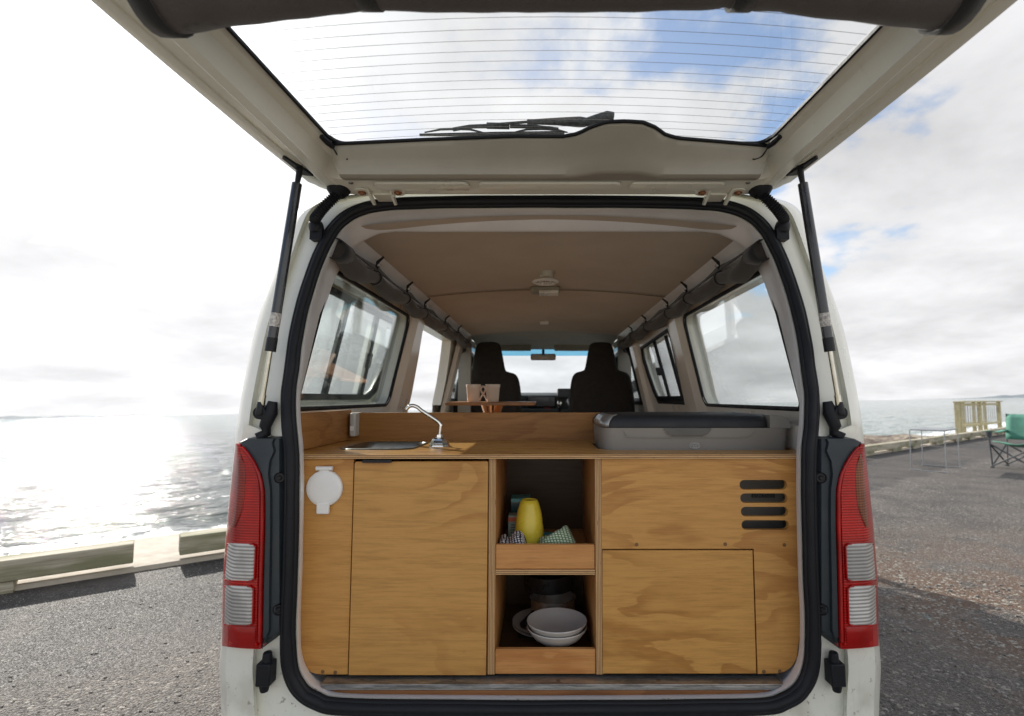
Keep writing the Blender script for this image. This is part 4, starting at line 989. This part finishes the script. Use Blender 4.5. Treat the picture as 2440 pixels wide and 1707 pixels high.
# shallow pressings on the inner hinge beam
for u0, u1 in ((-.47, -.215), (-.19, .19), (.215, .47)):
    P = rrect(u0, u1, .086, .130, .015, 3)
    MB().loft([[gate(u, v, .0345) for u, v in P], [gate(u*.994, .108+(v-.108)*.84, .0395) for u, v in P], [gate(u*.985, .108+(v-.108)*.70, .040) for u, v in P]], closed=True).add([gate(u*.985, .108+(v-.108)*.70, .040) for u, v in P], [list(range(len(P)))]).build('beam_pressing', PAINT, TG, smooth=40)
for cu in (-.463, .466):
    mb = MB()
    for sx in (-1, 1):
        P = rrect(cu+sx*.048-.020, cu+sx*.048+.020, .062, .100, .018, 4); mb.plate(P, [], lambda a, b_, d: gate(a, b_, .036+.004*d), 1)
        x_ = cu+sx*.030; mb.loft([[gate(x_+dx, v, w0) for v, w0 in ((.10, .037), (.05, .037), (.025, .046), (.035, .054), (.06, .050))] for dx in (-.003, .003)], closed=True, caps=True)
        mb.lathe([(0, .006), (.005, .006), (.0065, .004), (.0068, .002), (.011, .0015), (.011, 0)], gate(cu+sx*.049, .081, .040), 16, mi=1, M=Matrix.Rotation(math.pi-GA, 4, 'X'))
    mb.box(cu-.024, cu+.024, .03, .08, 1.838, 1.862)
    mb.build('hinge', [PAINT, RUST], TG, smooth=30)
for sx in (-1, 1):     # heater terminals at the corners of the glass
    b = MB().tube([gate(sx*.548, .272, -.004), gate(sx*.541, .250, -.002), gate(sx*.533, .235, .002)], [.006, .008, .005], 8)
    b.tube(spl([gate(sx*.533, .235, .004), gate(sx*.528, .214, .012), gate(sx*.512, .210, .018), gate(sx*.505, .214, .02)], 4), .0018, 6); b.build('terminal', BLACKP, TG)
# wiper seen through the glass from below
def wp(x, y, w_=-.055): return gpx(x, y, w_)
WPM = simple('dusty_wiper', (.035, .038, .038), .75, var=.8, vs=150)
mb = MB().tube([wp(1000, 322), wp(1180, 320), wp(1345, 317)], [.0035, .006, .005], 8).tube([wp(1462, 277), wp(1448, 276), wp(1420, 284), wp(1396, 292)], [.009, .011, .0105, .010], 10)
mb.tube([wp(1396, 292), wp(1380, 291), wp(1330, 290), wp(1256, 291)], [.011, .0125, .009, .0055], 10, flat=(1, 1)).tube([wp(1256, 291), wp(1190, 296), wp(1160, 300)], [.0035, .0035, .005], 8)
mb.tube([wp(1160, 300), wp(1214, 301)], [.008, .008], 8)
for a, b_ in ((1215, 1330), (1160, 1080)): mb.tube([wp(a, 301), wp((a+b_)/2, 302), wp(b_, 309)], [.0055, .005, .005], 8)
for a, b_, c in ((1288, 1325, 1352), (1288, 1255, 1224), (1090, 1120, 1150), (1095, 1050, 1012)): mb.tube([wp(a, 308), wp(b_, 309), wp(c, 316)], [.003, .003, .002], 6)
mb.build('wiper', WPM, TG, smooth=50)

# ------------------------------------------------------------------ rolled blinds (hang from van: own things)
def roll(path, rad, n=18, lump=.08, seed=0):
    rings = []; k = len(path)
    for i in range(k):
        t = (path[min(i+1, k-1)]-path[max(i-1, 0)]).normalized(); up = Vector((0, 0, 1)); b = t.cross(up).normalized(); a = b.cross(t).normalized()
        r = rad[i] if hasattr(rad, '__len__') else rad
        rings.append([path[i]+(a*math.cos(2*math.pi*j/n)+b*math.sin(2*math.pi*j/n))*r*(1+lump*noise.noise(Vector((i*.35, math.cos(2*math.pi*j/n)*1.3+seed, math.sin(2*math.pi*j/n)*1.3)))) for j in range(n)])
    return rings
N_ = 60; path = []; rad = []
nv = interp([(-.64, .653), (-.53, .668), (-.42, .680), (-.31, .690), (-.29, .693), (-.21, .688), (0, .688), (.116, .688), (.245, .692), (.285, .695), (.30, .690), (.354, .692), (.53, .672), (.64, .659)])
for i in range(N_+1):
    u = -.60+1.20*i/N_; e = abs(u)/.60; r = .042+.020*max(0, (e-.42)/.58)**.8
    if abs(u+.284) < .02 or abs(u-.27) < .02: r *= .90
    path.append(gate(u, nv(u*1.06)+r+.012, .045)); rad.append(r)
cr = MB().loft(roll(path, rad, 22, .05), closed=True, caps=True)
BT = cr.build('rolled_blind', CURTAIN, smooth=50); tag(BT, 'charcoal cloth blind rolled up and strapped across the raised tailgate glass', 'blind', 'rolled blinds of the van')
BTt = BT
for u in (-.284, .270, -.598, .598):
    i = min(range(len(path)), key=lambda k: abs(path[k].x-u)); c = path[i]; r = rad[i]*1.035
    ring = [[c+Vector((dx, 0, 0))+(GV*math.cos(a)+GN*math.sin(a))*r for a in [2*math.pi*j/24 for j in range(24)]] for dx in ((-.016, .016) if abs(u) < .6 else (-.018, .010))]
    b = MB().loft(ring, closed=True).build('strap', BLACKCLOTH, BT, solid=.004)
tiesY = [.14, .43, .86, 1.22, 1.74, 2.24, 2.82]
for sg in (-1, 1):
    path = []; rad = []; N_ = 80
    for i in range(N_+1):
        Y = .10+2.76*i/N_; k = max(j for j in range(len(tiesY)) if tiesY[j] <= max(Y, .14)); k = min(k, len(tiesY)-2)
        f = (Y-tiesY[k])/(tiesY[k+1]-tiesY[k]); f = min(max(f, 0), 1); sag = math.sin(math.pi*f)
        path.append(Vector((sg*(.610+.004*sag), Y, 1.704-.022*sag-.010*noise.noise(Vector((Y*2, sg, 0)))))); rad.append(.0205+.007*sag**.7 + (.006 if Y < .3 else 0))
    bl = MB().loft(roll(path, rad, 16, .22, sg*3), closed=True, caps=True).build('rolled_blind', CURTAIN2, smooth=50)
    tag(bl, 'brown cloth blind rolled up along the roof rail above the %s windows' % ('left' if sg < 0 else 'right'), 'blind', 'rolled blinds of the van')
    rows = [[Vector((sg*(.612-.003*j), p.y, 1.705+.018+(.028-.016*math.sin(math.pi*((p.y*2.1) % 1)))*(1-j/4.))) for j in range(5)] for p in path]
    MB().loft(rows).build('hanging_flap', BLACKCLOTH, bl, solid=.004)
    for k, Y in enumerate(tiesY[:-1]):
        i = min(range(len(path)), key=lambda q: abs(path[q].y-Y)); c = path[i]; r = rad[i]*1.12
        m3 = MB().loft([[c+Vector((0, dy, 0))+Vector((math.cos(a), 0, math.sin(a)))*r for a in [2*math.pi*j/16 for j in range(16)]] for dy in ((-.010, .010) if k else (-.05, .03))], closed=True)
        if k: m3.tube([c+Vector((-sg*.005, 0, r)), c+Vector((-sg*.012, -.01, r+.03)), c+Vector((-sg*.035, -.02, r+.045))], [.004, .005, .003], 6)
        m3.build('tie', BLACKCLOTH, bl, solid=.003)
        if k: MB().lathe([(0, .004), (.006, .003), (.007, 0)], c+Vector((-sg*.018, -.012, r+.016)), 10, M=Matrix.Rotation(R(90), 4, 'X')).build('snap', CHROME, bl)

# ------------------------------------------------------------------ kitchen cabinet
XL, XR = xf(713, 1100), xf(1902, 1100); ZT = zf(1081)-.001; ZU = zf(1092.5); ZB = zf(1608)
KIT = thing('kitchen_cabinet', (0, .2, ZB), 'plywood kitchen unit filling the rear door opening of the van', 'cabinet')
def Xk(x, y=1300): return xf(x, y)
# worktop with cut-outs
c1 = [oz(798, 1063, ZT), oz(868, 1048, ZT), oz(1020, 1049, ZT), oz(996, 1066, ZT)]
sx0, sx1, sy0, sy1 = -.598, -.385, .105, .355
sink_o = rrect(sx0, sx1, sy0, sy1, .045, 5); sink_h = rrect(sx0+.008, sx1-.008, sy0+.008, sy1-.008, .04, 5)
FX0, FX1, FY0, FY1 = .148, .686, .112, .43
hole_f = [(FX0-.008, FY0+.028), (FX0+.018, FY0-.006), (FX1+.004, FY0-.006), (FX1+.004, FY1), (FX0-.008, FY1)]
mb = MB(); top_o = [(XL-.004, -.012), (XR+.004, -.012), (XR+.004, .02), (.70, .05), (.70, .449), (-.702, .449), (-.702, .05), (XL-.004, .02)]
mb.plate(top_o, [sink_h, hole_f], lambda a, b_, d: Vector((a, b_, ZT-(ZT-ZU)*d)), 1)
wt = mb.build('worktop', PLY_TOP, KIT, bev=.0012)
MB().box(XL-.004, XR+.004, -.0145, -.0125, ZU+.0006, ZT-.0006).build('edge', EDGE_H, wt)
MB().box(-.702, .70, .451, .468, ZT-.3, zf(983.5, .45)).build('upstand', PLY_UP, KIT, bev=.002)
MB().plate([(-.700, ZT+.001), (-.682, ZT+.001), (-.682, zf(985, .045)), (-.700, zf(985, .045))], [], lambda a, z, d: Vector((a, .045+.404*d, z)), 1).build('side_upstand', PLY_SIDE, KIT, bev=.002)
# front panels (vertical, 15 mm ply)
TH = .015
def front(name, pts, mat, holes=(), y=0., bv=.0015):
    return MB().plate(pts, holes, lambda a, z, d: Vector((a, y+TH*d, z)), 1).build(name, mat, KIT, bev=bv)
def q_(x, y): p = oy(x, y, 0); return (p.x, p.z)
def arcpts(c, r, a0, a1, n=8): return [(c[0]+r*math.cos(R(a0+(a1-a0)*i/n)), c[1]+r*math.sin(R(a0+(a1-a0)*i/n))) for i in range(n+1)]
lb = q_(709, 1608); rcl = .060
front('side_panel', [q_(843, 1094)]+[q_(713, 1094)]+[q_(709, 1500)]+arcpts((lb[0]+rcl, lb[1]+rcl), rcl, 180, 270)+[q_(828.5, 1608)], PLY)
dr = front('cupboard_door', [q_(1163.5, 1101), q_(1163.5, 1104), q_(1158.5, 1608), q_(831.5, 1608), q_(846, 1104), q_(849, 1100), q_(1160, 1099)], PLY_DOOR, y=-.004)
hx0, hx1 = Xk(867, 1097), Xk(938, 1097)
MB().plate(rrect(hx0, hx1, zf(1101.5), zf(1095), .004, 3), [], lambda a, z, d: Vector((a, -.016+.012*d, z)), 1).build('handle', BLACKP, dr, bev=.001)
rb = q_(1903, 1605); sl = []
for k in range(4):
    y0 = [1144, 1176, 1208, 1240][k]; sl.append(rrect(Xk(1762+k*1.5, y0), Xk(1875+k*1.5, y0), zf(y0+23), zf(y0), (zf(y0)-zf(y0+23))/2*.98, 6))
fl = [q_(1434, 1311.5), q_(1793.5, 1311.5), q_(1803.5, 1606), q_(1803.5, 1603)]
front('vent_panel', [q_(1433.8, 1094), q_(1902, 1094), q_(1908, 1500)]+arcpts((rb[0]-.058, rb[1]+.058), .058, 0, -90)+[q_(1805.5, 1606), q_(1796, 1308), q_(1434, 1308)], PLY, holes=sl, bv=0)
front('lower_flap', [q_(1435.5, 1605), q_(1802, 1605), q_(1792.8, 1311.5), q_(1435.5, 1311.5)], PLY_FLAP, y=-.002)
# open shelves: dividers, shelf, lips
xa, xb_, xc, xd = Xk(1165, 1100), Xk(1181.8, 1100), Xk(1416.6, 1100), Xk(1433, 1100)
def standing(x0, x1, z0_, z1_, name='divider'):
    o = MB().box(x0, x1, .0, .42, z0_, z1_, front=1).build(name, [PLY_LIP, EDGE_V], KIT, bev=.0008); return o
standing(xa, xb_, ZB, ZU-.0005); standing(xc, xd, ZB, ZU-.0005)
MB().box(xb_+.0005, xc-.0005, .001, .42, zf(1370.5), zf(1357.5), front=1).build('shelf', [PLY_LIP, EDGE_H], KIT, bev=.0008)
MB().box(xb_+.0005, xc-.0005, .018, .42, ZB, ZB+.012).build('bottom_board', PLY_SHADE, KIT)
z_l1 = zf(1299), zf(1356.8); z_l2 = zf(1549), zf(1608)
for za, zb_ in (z_l1, z_l2): MB().box(xb_+.001, xc-.001, .003, .016, zb_, za).build('shelf_lip', PLY_LIP, KIT, bev=.0012)
DK = simple('cavity_shade_board', (.05, .035, .02), .8)  # board colour carries the shade inside the cabinet
MB().box(-.66, .69, .425, .448, ZB, ZU-.001).build('back_board', PLY_SHADE, KIT)
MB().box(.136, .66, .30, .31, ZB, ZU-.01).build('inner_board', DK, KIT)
for x0, x1 in ((-.655, -.64), (.694, .70)): MB().box(x0, x1, .02, .42, ZB, ZU-.001).build('end_board', PLY_SHADE, KIT)
for x, y in ((1517, 1298), (1728, 1297), (1869, 1299), (1820, 1601), (1858, 1600), (769, 1601), (799, 1602.5)):
    p = oy(x, y, 0); MB().lathe([(0, .0006), (.0042, .0006), (.0048, 0)], (p.x, -.0005, p.z), 14, M=Matrix.Rotation(R(90), 4, 'X')).build('screw_plug', simple('screw_plug_wood', (.17, .085, .03), .7) if 'screw_plug_wood' not in bpy.data.materials else bpy.data.materials['screw_plug_wood'], KIT)
# compressor grille behind the slots
gp = MB()
for k in range(9): gp.box(.545+k*.007, .5475+k*.007, .05, .06, 1.012, 1.030)
gp.build('inner_grille', simple('grille_metal', (.06, .065, .065), .5), KIT)
# round white inlet cap
p = oy(775, 1163, 0); MY = Matrix.Rotation(R(90), 4, 'X')
cp_ = MB().lathe([(0, .012), (.030, .012), (.041, .0105), (.0455, .007), (.0465, .001), (.0465, 0)], (p.x, -.001, p.z), 40, M=MY).build('water_inlet', WHITEP, KIT, smooth=40)
MB().box(p.x-.016, p.x+.016, -.015, -.004, p.z-.064, p.z-.034).build('latch_tab', WHITEP, cp_, bev=.003)
MB().tube([(p.x-.021, -.009, p.z+.051), (p.x+.021, -.009, p.z+.051)], .0055, 12).box(p.x-.012, p.x+.012, -.010, -.001, p.z+.036, p.z+.052).build('cap_hinge', WHITEP, cp_, smooth=30)
# sink
def sr(i, z, r=.04): return [Vector((a, b_, z)) for a, b_ in rrect(sx0+i, sx1-i, sy0+i, sy1-i, max(.01, .045-i*.3), 5)]
MB().loft([sr(-.002, ZT+.0005), sr(0, ZT+.003), sr(.006, ZT+.0035), sr(.010, ZT+.001), sr(.014, ZT-.02), sr(.022, ZT-.10), sr(.045, ZT-.115), sr(.09, ZT-.118)], closed=True).add(sr(.09, ZT-.118), [list(range(24))]).build('sink', STEEL, KIT, smooth=50)
# tap
tb = oy(1047, 1059, .225); tb = Vector((tb.x, .225, ZT))
def tq(x, y): return oy(x, y, .225)
tp_ = MB(); sq_ = lambda h, z: [tb+Vector((h*a, h*b_, z)) for a, b_ in ((-1, -.55), (-.55, -1), (.55, -1), (1, -.55), (1, .55), (.55, 1), (-.55, 1), (-1, .55))]
tp_.loft([sq_(.029, 0), sq_(.028, .004), sq_(.019, .022), sq_(.011, .026), sq_(.010, .034)], closed=True, caps=True)
tap = tp_.build('tap', CHROME, KIT, smooth=20)
MB().tube(spl([tb+Vector((0, 0, .030)), tq(1049.5, 1020), tq(1049, 1012), tq(1040, 1002), tq(1005, 979), tq(995, 971), tq(984, 967), tq(975, 969), tq(968, 976)], 5), .0056, 12).build('spout', CHROME, tap, smooth=60)
# white switch in the corner
a = oy(823, 1041, .40); b_ = oy(839, 985, .40)
sw = MB().box(a.x+.010, b_.x+.010, .405, .45, a.z, b_.z).build('light_switch', simple('aged_white_plastic', (.50, .50, .46), .5), bev=.005)
tag(sw, 'slim grey-white switch box standing in the left corner of the worktop', 'switch'); MB().box(a.x+.013, b_.x+.006, .402, .4045, a.z+.02, a.z+.035).build('button', WHITEP, sw, bev=.001)

# ------------------------------------------------------------------ cool box
fz0, fz1, fz2 = ZT-.25, zf(1020.5, FY0), zf(990, FY0)
FR = thing('cool_box', ((FX0+FX1)/2, .27, fz0), 'grey cool box with a black lid sunk into the right side of the worktop', 'cool box')
def fl_(i, z, r=.03, j=0): return [Vector((a, b_, z)) for a, b_ in rrect(FX0+i+j, FX1-i, FY0+i, FY1-i, (.03, r, r, .03), 5)]
def flr(i, z, xr): return [Vector((a, b_, z)) for a, b_ in rrect(FX0+i, xr, FY0+i, FY1-i, .028, 5)]
MB().loft([fl_(.012, fz0), fl_(.008, ZT-.01), fl_(.003, fz1-.004), fl_(.002, fz1)], closed=True, caps=True).build('body', FRIDGE, FR, smooth=40, bev=.0)
RX = FX1-.062
# raised right-hand end of the body beside the lid
P = [(RX+.002, fz1), (FX1-.002, fz1), (FX1-.008, fz2-.010), (FX1-.028, fz2-.001), (RX+.012, fz2+.001), (RX+.002, fz2+.001)]
MB().plate(P, [], lambda a, z, d: Vector((a, FY0+.004+(FY1-FY0-.01)*d, z)), 1).build('control_end', FRIDGE, FR, bev=.005, seg=3)
MB().loft([flr(.002, fz1+.0005, RX), flr(.001, fz1+.004, RX), flr(.004, fz1+.020, RX), flr(.015, fz2-.004, RX-.002), flr(.028, fz2, RX-.004), flr(.10, fz2+.004, RX-.06)], closed=True, caps=True).build('lid', FRIDGELID, FR, smooth=40)
# silver corner cap on the left of the lid
cc = [[Vector((a-.0014, b_-.0014, z)) for a, b_ in ((FX0+i+.022, FY0+i), (FX0+i+.013, FY0+i+.004), (FX0+i+.005, FY0+i+.014), (FX0+i, FY0+i+.035), (FX0+i, FY0+.20))] for i, z in ((.0, fz1+.003), (.0, fz1+.012), (.003, fz1+.020), (.014, fz2-.003), (.027, fz2+.0012))]
MB().loft(cc).build('corner_cap', LENSF, FR, solid=.002)
# grip scoop and swage line
gx0, gx1 = FX0+.175, FX0+.31
P = [(gx0, fz1-.001), (gx0+.012, fz1-.016), (gx0+.026, fz1-.022), (gx1-.026, fz1-.022), (gx1-.012, fz1-.016), (gx1, fz1-.001)]
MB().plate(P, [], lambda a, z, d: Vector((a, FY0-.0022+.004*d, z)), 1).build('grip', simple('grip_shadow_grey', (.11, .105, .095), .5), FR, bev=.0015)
MB().tube([Vector((x, FY0+.001, z)) for x, z in P], .0022, 8).build('grip_rim', FRIDGE, FR)
MB().tube(spl([Vector((x, FY0+.0022, z)) for x, z in ((FX0+.06, fz1-.006), (FX0+.068, fz1-.018), (FX0+.085, fz1-.026), (FX0+.25, fz1-.027), (FX0+.40, fz1-.026), (FX0+.425, fz1-.018), (FX0+.435, fz1-.004))], 4), .0011, 6).build('swage_line', FRIDGE, FR)
# interlaced line emblem
e0 = oy(1656, 1064, FY0); em = MB(); sc_ = .0115
def cir(cx, cz, r, a0=0, a1=360, n=14): em.tube([Vector((e0.x+cx*sc_, FY0+.0022, e0.z+cz*sc_)) for cx, cz in [(cx+r*math.cos(R(a0+(a1-a0)*i/n)), cz+r*math.sin(R(a0+(a1-a0)*i/n))) for i in range(n+1)]], .00045, 5)
for x in (-.62, 0, .62): cir(x, -.05, .36); cir(x, .38, .42, 20, 160)
cir(-.8, .1, .45, 60, 260); cir(.8, .1, .45, -80, 120); cir(-.31, -.3, .3, 150, 390); cir(.31, -.3, .3, 150, 390); cir(0, .55, .3, 0, 180)
em.build('line_emblem', simple('silver_print', (.62, .62, .62), .4), FR)

# ------------------------------------------------------------------ things on the shelves
YC = .13
zs1 = z_l1[1]+.001; zfl = zf(1357.5)+.001
p0 = oy(1261, 1300, YC); cx_ = p0.x; zc0 = zfl+.012
tr = MB().loft([[Vector((a, b_, z)) for a, b_ in rrect(cx_-.050-i, cx_+.075+i, YC-.050-i, YC+.10+i, .02, 4)] for i, z in ((0, zfl), (.004, zfl+.018), (.006, zfl+.034), (.002, zfl+.034), (-.002, zfl+.008))], closed=True, caps=True).build('tray', TEAL, smooth=40)
tag(tr, 'teal plastic tray under the yellow beaker on the upper shelf', 'tray')
zt_ = zfl+.0095; hT = zf(1189.5, YC)-zt_
yc = MB().lathe([(0, hT-.003), (.017, hT-.004), (.020, hT-.001), (.023, hT-.002), (.0275, hT-.012), (.035, hT*.72), (.0405, hT*.42), (.0415, hT*.2), (.040, .0), (.036, 0), (.037, hT*.4)], (cx_, YC, zt_), 40).build('beaker', YELLOW, smooth=50)
tag(yc, 'yellow plastic beaker turned upside down on the upper shelf', 'beaker')
def cloth(cx, cy, z, w_, d_, h_, seed, mat, label, rz=0):
    rows = []
    for j in range(13):
        row = []
        for i in range(17):
            a, b_ = i/16-.5, j/12-.5; e = max(abs(a), abs(b_))*2
            hh = h_*(1-e**3.5)*(.85+.8*noise.noise(Vector((a*2.4+seed, b_*2.4, seed))))+.010*noise.noise(Vector((a*6, b_*6, seed)))+.004*noise.noise(Vector((a*17, b_*17, seed)))
            row.append(Vector((cx+a*w_*math.cos(rz)-b_*d_*math.sin(rz), cy+a*w_*math.sin(rz)+b_*d_*math.cos(rz), z+.004+max(0, hh))))
        rows.append(row)
    o = MB().loft(rows).build('tea_towel', mat, smooth=60, solid=.004, sub=1); tag(o, label, 'tea towel')
pa = oy(1232, 1299, .07); pb = oy(1322, 1299, .09)
cloth(-.100, .068, zfl+.035, .075, .09, .042, 3.3, CHECK_W, 'black and white checked tea towel crumpled left of the yellow beaker')
cloth(pb.x+.006, .075, zfl+.032, .105, .09, .040, 8.6, CHECK_G, 'green and white checked tea towel crumpled right of the yellow beaker')
cb2 = MB().box(-.118, -.075, .17, .21, zfl, zf(1229, .17)).build('carton', simple('grey_green_carton', (.26, .33, .29), .6, var=.2, vs=60)); tag(cb2, 'small carton with an orange-red band, standing behind the checked towel', 'carton')
MB().box(-.1185, -.0745, .1685, .1695, zf(1243, .17), zf(1233, .17)).build('band', simple('orange_band', (.45, .10, .04), .6), cb2)
tagm = simple('carton_lines', (.05, .08, .07), .7)
for k in range(4): MB().box(-.111, -.083+.004*(k % 2), .1690, .1697, zf(1252+6*k, .17), zf(1250+6*k, .17)).build('print_line', tagm, cb2)
bx = MB().box(-.115, -.058, .26, .33, zfl, zf(1190, .26)).build('packet', simple('dark_teal_packet', (.02, .07, .08), .3, Coat_Weight=.6)); tag(bx, 'dark packet with a teal top at the back of the upper shelf', 'packet')
MB().box(-.1155, -.0575, .2585, .3305, zf(1196, .26), zf(1189, .26)+.0006).build('packet_top', simple('teal_top', (.10, .42, .42), .3), bx)
# lower shelf
zf2 = ZB+.013
pl_c = oy(1301, 1500, .24)
for k in range(2):
    pz = zf(1487, .22)-.016-.010*k; o = MB().lathe([(0, .004), (.055, .004), (.072, .010), (.096, .018), (.097, .020), (.094, .0205), (.072, .013), (.055, .007), (0, .007)], (-.012, .24, pz), 48).build('plate', BOWLM, smooth=50)
    tag(o, ('upper' if k == 0 else 'lower')+' of the two grey-white dinner plates lying on the lower shelf', 'plate', 'stacked dinner plates')
st_ = MB().box(-.09, .06, .17, .33, zf2, zf(1487, .22)-.0245).build('storage_box', simple('black_storage_plastic', (.015, .015, .016), .6), bev=.01); tag(st_, 'black box under the dinner plates on the lower shelf', 'box')
bc = oy(1327, 1500, .10)
for k in range(2):
    rr = .0815; base = zf2+(.040 if k == 0 else .026); zc_ = base
    o = MB().lathe([(0, .0), (.028, 0), (.030, .004), (.046, .010), (.064, .022), (.0755, .037), (rr, .047), (rr-.001, .0495), (rr-.0035, .047), (.072, .037), (.060, .022), (.040, .0115), (0, .008)], (bc.x, .095, zc_+(zf(1549, .04)-zf2)-.035), 56).build('bowl', BOWLM, smooth=50)
    tag(o, ('top' if k == 0 else 'bottom')+' bowl of the nested pair of off-white bowls on the lower shelf', 'bowl', 'nested bowls')
stand = MB().lathe([(0, 0), (.05, 0), (.05, .01), (.02, .014), (.02, .020), (0, .02)], (bc.x, .095, zf2), 24)
pz = zf(1487, .22)-.016+.012; pot = MB().lathe([(0, 0), (.060, 0), (.066, .004), (.067, .062), (.070, .064), (.070, .066), (.064, .066), (.064, .006), (0, .006)], (.012, .27, pz), 40).build('saucepan', simple('pan_steel', (.72, .70, .66), .38, 1, var=.03), smooth=40); tag(pot, 'small steel saucepan standing on the dinner plates', 'saucepan')
MB().tube([(-.045, .235, pz+.030), (-.075, .17, pz+.022)], [.008, .010], 10).build('handle', BLACKP, pot)
lid = MB().lathe([(0, 0), (.060, 0), (.078, .004), (.080, .050), (.083, .052), (.078, .052), (.076, .006), (0, .004)], (.0, .335, pz+.0680), 40).build('saucepan', simple('dark_pan', (.012, .012, .012), .3), smooth=40); tag(lid, 'black saucepan stacked on top of the steel one in the lower shelf', 'saucepan')

# ------------------------------------------------------------------ table and mugs further inside
TBL = thing('van_table', (-.29, 1.42, .575), 'small round-cornered plywood table standing in the middle of the van', 'table')
zt1 = zf(958.6, 1.22); zt0 = zt1-.0165
MB().plate(rrect(-.51, -.055, 1.22, 1.72, .05, 4), [], lambda a, b_, d: Vector((a, b_, zt1-(zt1-zt0)*d)), 1).build('table_top', simple('varnished_table_ply', (.36, .16, .055), .35, var=.2, vs=14), TBL, bev=.004)
MB().lathe([(.062, zt0-.001-.575), (.060, zt0-.006-.575), (.032, zt0-.085-.575), (.030, .02), (.11, .005), (.12, 0)], (-.285, 1.42, .575), 28).build('pedestal', simple('copper_leg', (.75, .42, .25), .2, .9), TBL, smooth=30)
for x, sgn in ((1128, 1), (1174, -1)):
    q = oy(x, 958, 1.32); cx_ = q.x; k = 1
    mg = MB().lathe([(0, .0), (.028, 0), (.0305, .003), (.0325, .03), (.0360, .070), (.0382, .088), (.0373, .0895), (.036, .088), (.034, .070), (.029, .01), (0, .006)], (cx_, 1.32, zt1+.0005), 36).build('mug', CERAMIC, smooth=50)
    tag(mg, 'cream mug on the small table, '+('left one with its handle turned right' if sgn > 0 else 'right one with its handle turned left'), 'mug', 'cream mugs')
    MB().tube(spl([(cx_+sgn*.034, 1.32+sgn*.004, zt1+.074), (cx_+sgn*.050, 1.32, zt1+.080), (cx_+sgn*.062, 1.32, zt1+.066), (cx_+sgn*.054, 1.32, zt1+.046), (cx_+sgn*.040, 1.32, zt1+.028), (cx_+sgn*.031, 1.32, zt1+.008)], 5), .0045, 10).build('handle', CERAMIC, mg, smooth=60)

# ------------------------------------------------------------------ turn everything on the hardstand into the world
for o in list(sc.collection.objects):
    if o.parent is None and o not in LEVEL and o.type in {'MESH', 'EMPTY'}:
        o.matrix_world = SLOPE @ o.matrix_basis
